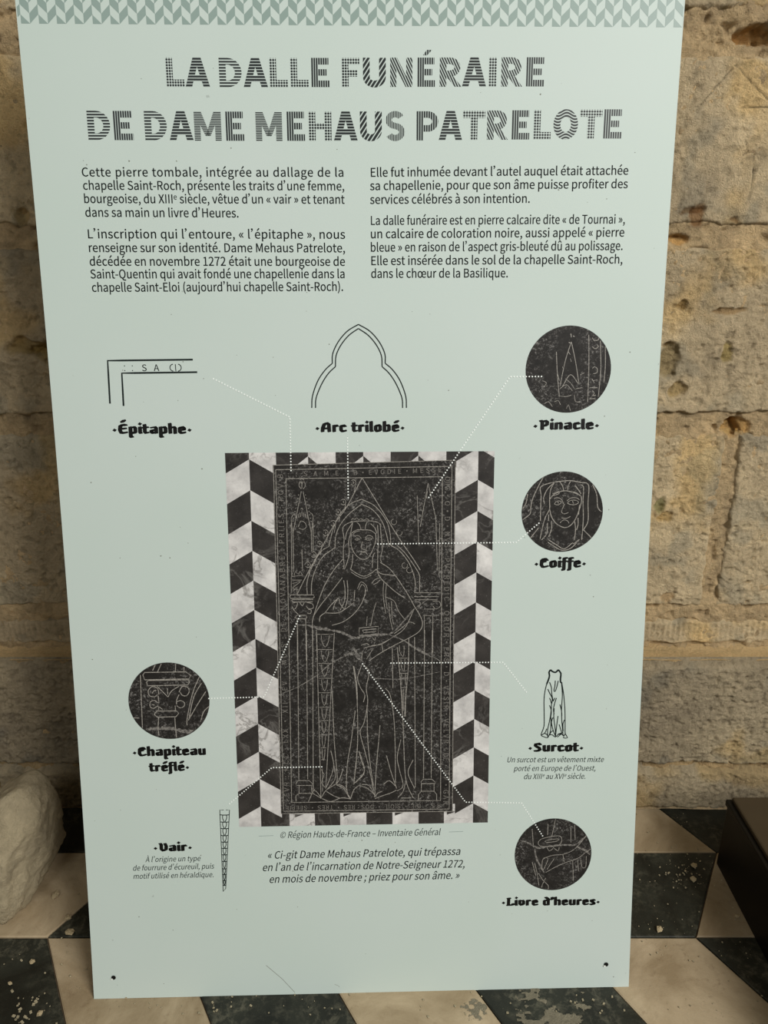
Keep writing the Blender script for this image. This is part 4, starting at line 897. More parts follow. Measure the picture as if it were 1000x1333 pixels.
def stone(x0, x1, z0, z1, y, kind, mat, seed, name='stone_block', proud=0.0, gap=.008, top=None):
    vis = (x1 > .48 and x0 < .92) or (x0 < -.50 and x1 > -.92)
    st = .0026 if vis and z0 < 1.75 else .012
    # only the strips beside the panel need the fine mesh
    def axis(a, b):
        out = [a]
        while out[-1] < b:
            x = out[-1]; s = st if (.50 < abs(x) < .93) else max(st, .012)
            out.append(min(b, x+s))
        return np.array(out)
    xs = axis(x0, x1); zs = np.append(np.arange(z0, z1, st), z1)
    X, Z = np.meshgrid(xs, zs)
    ed = np.minimum(np.minimum(X-x0, x1-X), np.minimum(Z-z0, z1-Z))
    edw = ed + .018*(fbm(X, Z, 28, 4, seed+20)-.62) - gap*.5
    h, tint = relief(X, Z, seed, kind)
    k = sstep(-.002, .010, edw)
    H = (proud + h)*k - .014*(1-k)
    r = sstep(0, .022, ed)
    H = H - .004*(1-r)**2
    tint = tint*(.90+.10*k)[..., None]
    V = np.stack([X, y-H, Z], -1).reshape(-1, 3)
    F = grid_faces(len(xs), len(zs))
    loc = ((x0+x1)/2, y, z0)
    return mesh_obj(name, V, F, mat, wall, smooth=True, cols=tint.reshape(-1, 3), loc=loc)
def mortar(x0, x1, z0, z1, y, seed, st=.0032, amp=.012, tint=(1,1,1), joints=()):
    def axis(a, b):
        out = [a]
        while out[-1] < b:
            x = out[-1]; s = st if (.50 < abs(x) < .93) else .015
            out.append(min(b, x+s))
        return np.array(out)
    xs = axis(x0, x1); zs = np.arange(z0, z1+st, st)
    X, Z = np.meshgrid(xs, zs)
    H = (amp+.014*sstep(1.63, 1.65, Z))*(fbm(X, Z, 22, 4, seed, .6)-.5)*2 + .006*(fbm(X, Z, 70, 4, seed+1, .65)-.5)*2 - .008*sstep(.60, .72, fbm(X, Z, 50, 2, seed+2))
    g = fbm(X, Z, 12, 3, seed+4)
    g3 = sstep(.5, .7, fbm(X, Z, 60, 3, seed+7)); T = np.stack([.66+.6*g-.18*g3, .66+.56*g-.18*g3, .66+.48*g-.16*g3], -1)*np.array(tint)
    for bx, bz, rx, rz, d, tc in BLOBS:
        w = ((X+.022*(fbm(X, Z, 34, 3, 61)-.5)-bx)/rx)**2+((Z+.022*(fbm(X, Z, 34, 3, 67)-.5)-bz)/rz)**2; w = w*(.5+fbm(X, Z, 70, 3, 11)*1.1); k = sstep(1.3, .5, w)
        H = H - d*k; T = T*(1-k[..., None]*(1-np.array(tc)))
    V = np.stack([X, y-H, Z], -1).reshape(-1, 3)
    return mesh_obj('mortar', V, grid_faces(len(xs), len(zs)), M_MORTAR, wall, smooth=True, cols=T.reshape(-1, 3), loc=((x0+x1)/2, y, z0))
mortar(WALL_L, WALL_R, .40, 1.78, YU+.0035, 31, amp=.006)
mortar(WALL_L, WALL_R, 1.78, WALL_T, YU+.010, 33, st=.02)
COURSES = [ # z0, z1, joints, kind
 (1.698, 2.02, (-1.35, -.30, .34, 1.05, 1.5), 'rough'),
 (2.04, 2.58, (-1.1, -.2, .75, 1.3), 'rough'),
 (1.336, 1.643, (-1.15, -.42, .22, 1.02), 'striated'),
 (.962, 1.312, (-1.30, -.52, -.05, .45, 1.22), 'streaked'),
 (.512, .936, (-1.22, -.35, .18, .746, 1.30), 'streaked'),
 (.413, .492, (-1.10, -.25, .60-1.0+.6, .83+.2), 'tooled')]
sd = 40
for z0, z1, js, kind in COURSES:
    xs = [WALL_L]+sorted(js)+[WALL_R]
    for a, b in zip(xs[:-1], xs[1:]):
        sd += 3
        stone(a+.006, b-.006, z0, z1, YU, kind, M_STONE, sd, proud=.002)
# plinth with its sandy ledge
X, Yg = np.meshgrid(np.linspace(WALL_L, WALL_R, 500), np.linspace(YW+.012, YU+.03, 12))
ZL = .4065+.003*(fbm(X, Yg, 20, 3, 5)-.5)+.010*sstep(YU-.012, YU+.02, Yg)
T = np.stack([.98+.10*fbm(X, Yg, 9, 3, 8), .93+.10*fbm(X, Yg, 9, 3, 8), .80+.10*fbm(X, Yg, 9, 3, 8)], -1)
mesh_obj('mortar_ledge', np.stack([X, Yg, ZL], -1).reshape(-1, 3), grid_faces(500, 12), M_MORTAR, wall, smooth=True, cols=T.reshape(-1, 3), loc=(0, YW, .40))
mortar(WALL_L, WALL_R, -.01, .405, YW+.012, 35, tint=(.85, .82, .76))
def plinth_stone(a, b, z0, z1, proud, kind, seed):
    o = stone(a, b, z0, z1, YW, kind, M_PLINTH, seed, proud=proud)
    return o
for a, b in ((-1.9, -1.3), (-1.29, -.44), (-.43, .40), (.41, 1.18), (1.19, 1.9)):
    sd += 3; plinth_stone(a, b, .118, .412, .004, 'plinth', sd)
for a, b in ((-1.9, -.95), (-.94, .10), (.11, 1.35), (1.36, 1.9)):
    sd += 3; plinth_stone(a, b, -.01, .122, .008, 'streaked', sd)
# sandy fillet where wall meets floor
X, K = np.meshgrid(np.linspace(WALL_L, WALL_R, 600), np.linspace(0, 1, 6))
wd = .006+.012*fbm(X, X*0, 9, 3, 2)
Yf = YW+.004-wd*K; Zf = .010*(1-K)**1.5+.0016+.002*fbm(X, K, 60, 2, 4)-.003*K
o = mesh_obj('sand_fillet', np.stack([X, Yf, Zf], -1).reshape(-1, 3), grid_faces(600, 6)[:, ::-1], M_MORTAR, wall, smooth=True, cols=np.full((3600, 3), .95), loc=(0, YW, 0))

# ------------------------------------------------------------------ floor of lozenge tiles
floor = box_mesh('floor', (-2.2, -1.2, -.08), (2.2, 1.72, -.0045), M_GROUT)
tag(floor, 'floor laid with black and white lozenge marble tiles in zigzag rows', 'floor', kind='structure')
def tile_mesh(lean, cut):
    """lozenge with bevelled rim; lean +1 goes right away from the viewer; cut = depth fraction"""
    g = .0012; w = EDGE; d = ROW*cut; sh = lean*EDGE*.5*cut
    def ring(i, z):
        return [(i*1.1, i, z), (w-i*1.1, i, z), (w+sh-i*1.1, d-i, z), (sh+i*1.1, d-i, z)]
    v = ring(g, -.012)+ring(g, -.0012)+ring(g+.0022, 0)
    f = [(8, 9, 10, 11)]
    for k in (0, 4):
        for j in range(4): f.append((k+j, k+(j+1) % 4, k+4+(j+1) % 4, k+4+j))
    me = bpy.data.meshes.new('tile'); me.from_pydata(v, [], f); me.materials.append(M_WHITE); me.update(); return me
TM = {}
for r in range(-10, 2):
    y = Y0+r*ROW; cut = 1.0 if r < 1 else (YW+.004-y)/ROW
    odd = r % 2 != 0
    # vertices of this row's near line: offset half an edge on odd rows
    lean = 1 if r % 2 == 0 else -1
    for k in range(-6, 11):
        x = PX0+k*EDGE+(.5*EDGE if odd else 0)
        if x < -2.0 or x > 1.95: continue
        kk = k
        if r % 2 == 0: light = kk % 2 != 0
        else:
            light = kk % 2 == 0
        key = (lean, round(cut, 3), light)
        if key not in TM:
            TM[key] = tile_mesh(lean, cut); TM[key].materials[0] = M_WHITE if light else M_BLACK
        o = bpy.data.objects.new('tile', TM[key]); COL.objects.link(o); o.parent = floor
        o.location = (x, y, random.uniform(-.0008, .0006))
        o.rotation_euler = (random.uniform(-.002, .002), random.uniform(-.002, .002), 0)
# plaster splash on the black tile at the front
def splat(name, cx, cy, rx, ry, seed, z, mat, parent, label=None, thr=.50, n=70):
    xs = np.linspace(-1, 1, n); X, Y = np.meshgrid(xs, xs)
    f = fbm(X*.5+seed, Y*.5, 5, 5, seed, .6)-.22*(X**2+Y**2)
    keep = f > thr-.085
    V = np.stack([cx+X*rx, cy+Y*ry, z+.0012*fbm(X, Y, 9, 2, 1)], -1).reshape(-1, 3)
    F = [q for q in grid_faces(n, n).tolist() if all(keep.ravel()[i] for i in q)]
    used = sorted({i for q in F for i in q}); m = {i: j for j, i in enumerate(used)}
    return mesh_obj(name, V[used], [[m[i] for i in q] for q in F], mat, parent, cols=np.ones((len(used), 3))*.8, smooth=True)
splat('mortar_smear', .315, 1.025, .075, .055, 4, .0004, M_SMEAR, floor)
splat('mortar_smear', .17, 1.025, .03, .03, 9, .0004, M_SMEAR, floor)
# ------------------------------------------------------------------ low dark box at the right
BX, BY0, BY1, BH = .742, .62, 1.381, .186
bx = bpy.data.objects.new('low_plinth_box', None); COL.objects.link(bx); bx.location = (BX+.3, (BY0+BY1)/2, 0)
tag(bx, 'low dark brown box with a rimmed top on the floor at right', 'box')
def bev_box(name, lo, hi, mat, parent, bev=.003):
    bm = bmesh.new(); bmesh.ops.create_cube(bm, size=1)
    for v in bm.verts:
        for i in range(3): v.co[i] = lo[i] if v.co[i] < 0 else hi[i]
    bmesh.ops.bevel(bm, geom=bm.edges[:], offset=bev, segments=2, affect='EDGES', profile=.5)
    me = bpy.data.meshes.new(name); bm.to_mesh(me); bm.free(); me.materials.append(mat)
    o = bpy.data.objects.new(name, me); COL.objects.link(o); o.parent = parent
    o.matrix_parent_inverse = Matrix.Translation(parent.location).inverted(); return o
bev_box('side_panel', (BX+.004, BY0+.004, 0.0), (BX+.6, BY1-.004, BH-.026), M_DARKWOOD, bx)
bev_box('top_rim', (BX, BY0, BH-.026), (BX+.604, BY1, BH-.010), M_DARKWOOD, bx, .004)
bev_box('top_board', (BX+.010, BY0+.008, BH-.012), (BX+.598, BY1-.006, BH), M_TOPWOOD, bx, .004)

# ------------------------------------------------------------------ rough stone at the left
def make_rock():
    bm = bmesh.new(); bmesh.ops.create_icosphere(bm, subdivisions=6, radius=1)
    c = np.array([-.860, 1.350, .105])
    P = []   # planes: normal, distance from the centre
    def pl(n, d): n = np.array(n, float); P.append((n/np.linalg.norm(n), d))
    pl((1, 0, .05), .146); pl((.8, 0, .6), .168); pl((0, 1, .25), .088); pl((-1, 0, .1), .32); pl((-.55, .1, .83), .063)
    pl((0, .1, 1), .134); pl((-.1, -1, .20), .112); pl((.88, -.48, 0), .142); pl((0, 0, -1), .105); pl((.6, .8, .1), .130); pl((1, 0, -.6), .150)
    pl((.1, -.75, .65), .118); pl((.6, -.55, .58), .158)
    dirs = np.array([v.co[:] for v in bm.verts]); dirs /= np.linalg.norm(dirs, axis=1)[:, None]
    inv = np.zeros(len(dirs)); p = 60
    a = np.arctan2(dirs[:, 1], dirs[:, 0]); b = dirs[:, 2]
    for i, (n, d) in enumerate(P):
        dd = d*(1+.05*(fbm(a*.6+4, b, 5, 3, i+20)-.5))
        inv += np.maximum(dirs@n/dd, 0)**p
    r = inv**(-1/p)
    r = r*(1+.05*(fbm(a*.6+4, b, 3.1, 4, 3)-.5)+.03*(fbm(a*.6+4, b, 14, 5, 5, .65)-.5)-.012*sstep(.55, .7, fbm(a*.6+4, b, 22, 3, 8)))
    V = c+dirs*r[:, None]; q = fbm(V[:, 0]+V[:, 1]*.6+3, V[:, 2]-V[:, 1]*.5+2, 26, 5, 4, .62)-.5; V = V+dirs*(q*.020)[:, None]; V[:, 2] = np.maximum(V[:, 2], .0)
    F = [[v.index for v in f.verts] for f in bm.faces]; bm.free()
    g = fbm(a*.6+4, b, 4, 4, 9)
    T = np.stack([.85+.3*g, .85+.3*g, .84+.26*g], -1)
    o = mesh_obj('rough_stone', V, F, M_ROCK, cols=T, smooth=True, loc=(-.905, 1.365, 0))
    tag(o, 'large rough grey-brown stone block on the tiles at left', 'stone')
make_rock()
# ------------------------------------------------------------------ chips of stone and mortar
def chip(x, y, r, mat, label, seed, z=0.0):
    rs = random.Random(seed); bm = bmesh.new(); bmesh.ops.create_icosphere(bm, subdivisions=1, radius=r)
    sx, sy, sz = rs.uniform(.8, 1.4), rs.uniform(.7, 1.1), rs.uniform(.35, .6)
    for v in bm.verts:
        k = rs.uniform(.72, 1.15); v.co = Vector((v.co.x*sx*k, v.co.y*sy*k, v.co.z*sz*k))
    zm = min(v.co.z for v in bm.verts)
    for v in bm.verts: v.co.z -= zm
    me = bpy.data.meshes.new('stone_chip'); bm.to_mesh(me); bm.free(); me.materials.append(mat)
    ca = me.color_attributes.new('stain', 'FLOAT_COLOR', 'POINT'); ca.data.foreach_set('color', [1.15, 1.1, 1.0, 1]*len(me.vertices))
    o = bpy.data.objects.new('stone_chip', me); COL.objects.link(o); o.location = (x, y, z); o.rotation_euler = (0, 0, rs.uniform(0, 6))
    tag(o, label, 'stone chip', 'stone chips scattered about'); return o
CHIPS = [(-.702, 1.285, .009, 'long pale chip on the tiles just right of the big rough stone'),
 (-.653, 1.226, .0085, 'pale chip on the dark tile left of the panel, nearer the rough stone'),
 (-.637, 1.194, .0085, 'squarish pale chip close to the panel\'s left edge'),
 (-.684, 1.124, .0070, 'pale chip on the upper part of the black tile at lower left'),
 (-.707, 1.079, .0060, 'small pale chip in the middle of the black tile at lower left'),
 (-.625, 1.018, .0060, 'pale chip near the bottom edge at lower left'),
 (.692, 1.367, .0075, 'round pale chip near the back corner of the dark box'),
 (.668, 1.352, .0040, 'tiny chip left of the round chip near the dark box'),
 (.676, 1.328, .0085, 'flat buff chip on the black tile between panel and dark box'),
 (.560, 1.199, .0085, 'squarish orange-buff chip at the right edge of the panel'),
 (.732, 1.232, .0055, 'small buff chip on the pale tile against the dark box')]
for i, (x, y, r, l) in enumerate(CHIPS): chip(x, y, r, M_CHIP, l, i, .0006)
c = chip(.905, 1.20, .0055, M_CHIP, 'white crumb lying on top of the dark box', 50, BH)
c['label'] = 'white crumb lying on top of the dark box'
# fine grit nobody could count
bm = bmesh.new(); rs = random.Random(5)
def grit(x, y, r):
    m = Matrix.Translation((x, y, r*.3+.0006)) @ Matrix.Rotation(rs.uniform(0, 6), 4, 'Z') @ Matrix.Diagonal((r*rs.uniform(.8, 1.6), r, r*.6, 1))
    bmesh.ops.create_cube(bm, size=1, matrix=m)
for _ in range(150):
    x = rs.uniform(-.95, -.50); y = rs.uniform(.95, 1.5)
    grit(x, y, rs.choice((.0012, .0016, .0022, .003))) if not (x < -.70 and y > 1.16) else None
for _ in range(30): grit(rs.gauss(-.655, .018), rs.gauss(1.03, .02), rs.choice((.0015, .0025, .004)))
for _ in range(150):
    x = rs.uniform(.50, .74); y = rs.uniform(.95, 1.54)
    grit(x, y, rs.choice((.0008, .001, .0014, .0022)))
for _ in range(70): grit(rs.gauss(.665, .03), rs.gauss(1.345, .025), rs.choice((.001, .0015, .0026)))
for _ in range(60): grit(rs.uniform(-.5, .46), rs.gauss(1.035, .015), rs.choice((.0014, .002, .003)))
me = bpy.data.meshes.new('floor_grit'); bm.to_mesh(me); bm.free(); me.materials.append(M_CHIP)
ca = me.color_attributes.new('stain', 'FLOAT_COLOR', 'POINT'); ca.data.foreach_set('color', [.95, .97, .95, 1]*len(me.vertices))
o = bpy.data.objects.new('floor_grit', me); COL.objects.link(o)
tag(o, 'fine mortar grit strewn over the floor tiles', 'grit', kind='stuff')

# ------------------------------------------------------------------ the leaning information panel
BXX, BYY, YAW, LEAN, BETA = -.5382, 1.04914, .02499, .17107, .03167
UAX = np.array([math.cos(YAW), math.sin(YAW), 0]); BACK = np.array([-math.sin(YAW), math.cos(YAW), 0])
TAX = np.array([0, 0, 1])*math.cos(LEAN)+BACK*math.sin(LEAN); NAX = np.cross(UAX, TAX)
BASE = np.array([BXX, BYY, 0.0])
def SURF(u, s, off=0.0):
    """point of the slightly sagging panel face; u across, s up, off = height above the face"""
    u = np.asarray(u, float)[..., None]; s = np.asarray(s, float)[..., None]
    return BASE+u*UAX+s*TAX+(BETA*s*(s-2.0)+off)*NAX
PH, TH = 1.80, .004
ns = 72; ss = np.linspace(0, PH, ns)
V = []; F = []; MI = []
for s in ss:
    for (u, o) in ((0, 0), (1, 0), (1, -TH), (0, -TH)): V.append(SURF(u, s, o))
for i in range(ns-1):
    a = i*4
    F.append((a, a+1, a+5, a+4)); MI.append(0)
    F.append((a+1, a+2, a+6, a+5)); MI.append(1)
    F.append((a+2, a+3, a+7, a+6)); MI.append(1)
    F.append((a+3, a, a+4, a+7)); MI.append(1)
F.append((0, 3, 2, 1)); MI.append(1); a = (ns-1)*4; F.append((a, a+1, a+2, a+3)); MI.append(1)
panel_loc = tuple(BASE+.5*UAX)
panel = mesh_obj('information_panel', V, F, [M_PANEL, M_EDGE], matidx=MI, loc=panel_loc)
tag(panel, 'tall mint-green information panel in French about a funeral slab, leaning back before the wall', 'panel')
def printed(name, UV2, faces, mat, off, uv=None, parent=panel, matidx=None):
    UV2 = np.asarray(UV2, float)
    P = SURF(UV2[:, 0], UV2[:, 1], off)-np.array(panel_loc)
    me = bpy.data.meshes.new(name); me.from_pydata(P.tolist(), [], [list(map(int, f)) for f in faces])
    for m in (mat if isinstance(mat, (list, tuple)) else [mat]): me.materials.append(m)
    if matidx is not None: me.polygons.foreach_set('material_index', matidx)
    l = me.uv_layers.new(name='UVMap'); idx = np.empty(len(me.loops), int); me.loops.foreach_get('vertex_index', idx)
    l.data.foreach_set('uv', (UV2 if uv is None else np.asarray(uv, float))[idx].ravel()); me.update()
    o = bpy.data.objects.new(name, me); COL.objects.link(o); o.parent = parent
    return o
# wooden battens and struts that hold the panel up from behind
def strut(name, p0, p1, w, d, mat):
    p0 = Vector(p0); p1 = Vector(p1); z = (p1-p0).normalized(); x = Vector(UAX); y = z.cross(x).normalized()
    v = []
    for p in (p0, p1):
        for a, b in ((-w, -d), (w, -d), (w, d), (-w, d)): v.append(p+x*a/2+y*b/2)
    f = [(0, 3, 2, 1), (4, 5, 6, 7), (0, 1, 5, 4), (1, 2, 6, 5), (2, 3, 7, 6), (3, 0, 4, 7)]
    return mesh_obj(name, [tuple(q) for q in v], f, mat, panel)
for u in (.040, .956):
    V = []; F = []; nb_ = 24
    for i in range(nb_):
        s = .01+1.62*i/(nb_-1)
        for du, o in ((-.02, -TH-.001), (.02, -TH-.001), (.02, -TH-.019), (-.02, -TH-.019)): V.append(SURF(u+du, s, o))
    for i in range(nb_-1):
        for j in range(4): F.append((i*4+j, i*4+(j+1) % 4, i*4+4+(j+1) % 4, i*4+4+j))
    F += [(3, 2, 1, 0), tuple((nb_-1)*4+j for j in range(4))]
    mesh_obj('rear_batten', V, F, M_DARKWOOD, panel)
    q = SURF(u, 1.15, -TH-.034); strut('rear_strut', (q[0], q[1], q[2]), (q[0], YW-.075, .012), .03, .02, M_DARKWOOD)
# screws at the lower corners
for (u, s) in ((.0384, .0430), (.9555, .0473)):
    n = 14; ring = [(u+.0042*math.cos(k*6.2832/n), s+.0042*math.sin(k*6.2832/n)) for k in range(n)]
    UV2 = [(u, s)]+ring; off = 0.0
    hole = printed('screw', UV2, [(0, 1+k, 1+(k+1) % n) for k in range(n)], M_INKH, .0012)
    n2 = 10; rr = [(u-.003+.0022*math.cos(k*6.2832/n2), s-.003+.0018*math.sin(k*6.2832/n2)) for k in range(n2)]
    hd = printed('screw_head', [(u-.003, s-.003)]+rr, [(0, 1+k, 1+(k+1) % n2) for k in range(n2)], M_EDGE, .0018, parent=hole)
# --- chevron band along the top
def clip_poly(P, lo, hi, ax):
    for sgn, lim in ((1, lo), (-1, hi)):
        out = []
        for i in range(len(P)):
            a, b = P[i], P[(i+1) % len(P)]; da = sgn*(a[ax]-lim); db = sgn*(b[ax]-lim)
            if da >= 0: out.append(a)
            if (da >= 0) != (db >= 0):
                t = da/(da-db); out.append(tuple(a[k]+t*(b[k]-a[k]) for k in range(2)))
        P = out
        if not P: return P
    return P
V = []; F = []
def addp(P):
    if len(P) >= 3: F.append(list(range(len(V), len(V)+len(P)))); V.extend(P)
pc = (.98518-.00581)/37; hb = .0137; s0 = 1.6555
for k in range(-1, 39):
    P0 = .00581+k*pc; Q0 = P0+pc*.5; P1 = P0+pc
    addp(clip_poly([(P0, s0), (Q0, s0), (P0, s0+.0125)], .0015, .9985, 0))
    for j in range(6):
        b = s0+.0125+hb*(1+2*j)
        addp(clip_poly([(P0, b), (Q0, b-.0125), (Q0, b+hb-.0125), (P0, b+hb)], .0015, .9985, 0))
        b = s0+2*hb*j
        addp(clip_poly([(Q0, b), (P1, b+.0125), (P1, b+hb+.0125), (Q0, b+hb)], .0015, .9985, 0))
V2 = []; F2 = []
for f in F:
    P = clip_poly([V[i] for i in f], s0, PH-.01, 1)
    if len(P) >= 3: F2.append(list(range(len(V2), len(V2)+len(P)))); V2.extend(P)
o = printed('chevron_band', V2, F2, M_BAND, .00015); o['label'] = 'grey-green zigzag band printed across the top'
# --- glyph outlines of the text face (units 1/704 em)
GL = {}
for line in GLYPHS.strip('\n').split('\n'):
    ch = line[0]; parts = line[1:].split('|'); spl = []
    for p in parts[1:]:
        n = [int(x) if x else 0 for x in p.split(',')]; px = py = 0; pts = []
        for i in range(0, len(n), 6):
            c = (px+n[i], py+n[i+1]); px, py = c
            a = (c[0]+n[i+2], c[1]+n[i+3]); b = (c[0]+n[i+4], c[1]+n[i+5])
            if pts and math.hypot(c[0]-pts[-1][1][0], c[1]-pts[-1][1][1]) < 5: pts[-1] = (pts[-1][0], pts[-1][1], b); continue
            pts.append((a, c, b))
        spl.append(pts)
    GL[ch] = (215 if ch == '’' else int(parts[0]), spl)
CAPH = 513.0
_cache = {}
def glyph_mesh(ch, bold):
    """filled outline of one character as (verts, faces)"""
    key = (ch, bold)
    if key in _cache: return _cache[key]
    adv, spl = GL[ch]
    if not spl: _cache[key] = (np.zeros((0, 2)), []); return _cache[key]
    cu = bpy.data.curves.new('glyph', 'CURVE'); cu.dimensions = '2D'; cu.fill_mode = 'BOTH'; cu.resolution_u = 3; cu.offset = bold
    for pts in spl:
        s = cu.splines.new('BEZIER'); s.bezier_points.add(len(pts)-1); s.use_cyclic_u = True
        for bp, (a, c, b) in zip(s.bezier_points, pts):
            bp.handle_left_type = bp.handle_right_type = 'FREE'
            bp.co = (c[0]/704, c[1]/704, 0); bp.handle_left = (a[0]/704, a[1]/704, 0); bp.handle_right = (b[0]/704, b[1]/704, 0)
    ob = bpy.data.objects.new('glyph', cu); me = ob.to_mesh()
    V = np.array([v.co[:2] for v in me.vertices]).reshape(-1, 2)*704; F = [list(p.vertices) for p in me.polygons]
    ob.to_mesh_clear(); bpy.data.objects.remove(ob); bpy.data.curves.remove(cu)
    _cache[key] = (V, F); return V, F
def set_line(u0, s0, u1, s1, cap, txt, bold, slant, acc, sw=2.5):
    sc = cap/CAPH; items = []; x = 0; i = 0; gaps = 0
    while i < len(txt):
        ch = txt[i]; sup = False
        if ch == '^': i += 1; ch = txt[i]; sup = True
        k = .62 if sup else 1.0
        items.append((ch, x, k, gaps)); x += GL[ch][0]*k
        gaps += sw if ch == ' ' else 1.0; i += 1
    last = items[-1][0]; gaps -= 1
    L = math.hypot(u1-u0, s1-s0); nat = (x-20)*sc
    extra = (L-nat)/max(gaps, 1); kx = 1.0
    if nat > L*1.04: kx = L/nat*1.0; extra = 0
    d = np.array([(u1-u0)/L, (s1-s0)/L]); nrm = np.array([-d[1], d[0]])
    for ch, gx, k, g in items:
        V, F = glyph_mesh(ch, 0.0)
        if not len(V): continue
        if bold > 0:
            q = bold*704*.8; nV = len(V); V0 = V; F0 = F
            V = np.concatenate([V0+np.array(o) for o in ((-q, -q*.7), (q, -q*.7), (q, q*.7), (-q, q*.7))])
            F = [[j+nV*m for j in f] for m in range(4) for f in F0]
        yy = V[:, 1]*k*sc+(cap*.42 if k < 1 else 0)
        xx = (gx+V[:, 0]*k)*sc*kx+g*extra+slant*yy
        P = np.array([u0, s0])+xx[:, None]*d+yy[:, None]*nrm
        b = len(acc[0]); acc[0].extend(P.tolist()); acc[1].extend([[b+j for j in f] for f in F])
# --- heavy blackletter-like headings drawn with a broad nib
NIB = np.array([(-2.05, -.2), (-1.3, -1.35), (2.05, -.6), (2.05, .2), (1.3, 1.35), (-2.05, .6)])
HG = { 'i': (4.6, [[(2,8.6),(2,2),(2.6,1.4)], [(2,12.6),(2.3,12.9)]]),
 'l': (4.8, [[(2,13),(2,2.2),(2.8,1.4)]]), 'n': (9.6, [[(2,8.6),(2,1.4)], [(2,7.8),(4.4,8.7),(6,8.7),(6.9,7.6),(6.9,1.5)]]),
 'h': (9.6, [[(1.8,13),(2,1.4)], [(2,7.6),(4.4,8.7),(6,8.7),(6.9,7.6),(6.9,1.2)]]), 'u': (9.6, [[(2,8.6),(2,2.6),(3.4,1.4),(5,1.5),(6.9,2.6)], [(6.9,8.6),(6.9,1.4)]]),
 'a': (9.4, [[(2.6,8.2),(5.6,8.8),(6.8,7.6),(6.8,1.5)], [(6.8,5.2),(3.4,5.0),(2,4),(2,2.4),(3.6,1.4),(6.8,1.9)]]),
 'p': (9.6, [[(2,8.6),(2,-3.2),(3.2,-3.6)], [(2,7.8),(4.4,8.7),(6,8.7),(6.9,7.6),(6.9,2.8),(5.6,1.4),(2,1.9)]]),
 'b': (9.6, [[(2,13),(2,1.6)], [(2,7.8),(4.4,8.7),(6,8.7),(6.9,7.6),(6.9,2.8),(5.6,1.4),(2,1.5)]]),
 'd': (9.6, [[(3.6,13),(6.9,10.5),(6.9,1.4)], [(6.9,8.2),(3.4,8.6),(2,7.4),(2,2.6),(3.4,1.4),(6.9,1.8)]]),
 'o': (9.4, [[(2,7.2),(4,8.8),(5.6,8.8),(6.8,7.4),(6.8,2.8),(5,1.3),(3.4,1.3),(2,2.8),(2,7.2)]]),
 'c': (8.4, [[(6.2,7.6),(4.6,8.8),(3.2,8.6),(2,7.2),(2,2.8),(3.6,1.4),(5.2,1.4),(6.4,2.2)]]),
 'e': (9.0, [[(2.4,4.9),(6.2,5.4),(6.4,7.4),(4.8,8.8),(3.4,8.6),(2,7.2),(2,2.8),(3.6,1.4),(5.4,1.4),(6.6,2.2)]]),
 'r': (7.4, [[(2,8.6),(2,1.4)], [(2,7.8),(4.2,8.8),(5.2,7.9)]]), 't': (6.8, [[(2.2,11.6),(2.2,2.6),(3.4,1.4),(4.8,1.9)], [(1,8.3),(4.8,8.4)]]),
 'f': (6.4, [[(5,12.6),(3.2,12.8),(2.4,11.6),(2.4,-1.5),(1.4,-2.8)], [(1,8.3),(4.8,8.4)]]),
 's': (8.2, [[(6,7.8),(4.4,8.8),(2.4,8.2),(2.2,6.8),(3.4,5.4),(5,4.8),(6,3.4),(5.4,1.8),(3.6,1.2),(1.8,1.9)]]),
 'v': (9.4, [[(2,8.6),(2,3.4),(4.2,1.4),(6.6,3.0),(6.8,6.6),(5.8,8.6)]]), '’': (4.4, [[(2,12.8),(2.2,11.4),(1.4,9.8)]]),
 '·': (6.2, [[(2.6,4.9),(3,5.0)]]), ' ': (5.0, []),
 'A': (12.4, [[(2,1.4),(2.4,6),(4.2,10.6),(6.6,11.8),(8.8,10.2),(9.2,1.4)], [(3,5),(9,5.2)]]),
 'P': (11.4, [[(2,11.8),(3.6,10.8),(3.6,1.2)], [(3.8,10.6),(6.6,11.8),(8.6,10.2),(8.4,7),(6.4,5.4),(4,5.6)]]),
 'C': (10.6, [[(8,10),(6.6,11.6),(4.4,11.8),(2.4,9.6),(2,4),(3.4,1.6),(6,1.3),(8.4,2.4)], [(5.6,11),(5.6,8)]]),
 'E': (10.6, [[(8,11.2),(5.2,11.8),(2.6,10),(2,5),(3,1.8),(6,1.4),(8.2,2.2)], [(2.6,6.6),(7.4,7.0)]]),
 'L': (10.4, [[(3,12),(2.8,1.8)], [(2,1.4),(8.2,1.7),(8.4,3.4)], [(2.2,12),(4.2,12)]]),
 'S': (10.4, [[(7.8,10.2),(5.8,11.8),(3,11.2),(2.4,8.8),(4.4,7.0),(6.8,5.6),(7.6,3.2),(5.6,1.3),(2.4,1.6)]]),
 'V': (11.4, [[(2.2,11.8),(3.2,10.6),(3.2,3.6),(5.4,1.4),(8.4,3.2),(8.8,8),(7.6,11.6)]]) }
HG['é'] = (9.0, HG['e'][1]+[[(4.2,12.0),(6.4,14.0)]]); HG['É'] = (10.6, HG['E'][1]+[[(4.6,15.2),(6.8,17.2)]])
def hull(P):
    P = sorted(map(tuple, P)); 
    def half(Q):
        o = []
        for p in Q:
            while len(o) > 1 and (o[-1][0]-o[-2][0])*(p[1]-o[-2][1])-(o[-1][1]-o[-2][1])*(p[0]-o[-2][0]) <= 0: o.pop()
            o.append(p)
        return o
    a = half(P); b = half(P[::-1]); return a[:-1]+b[:-1]
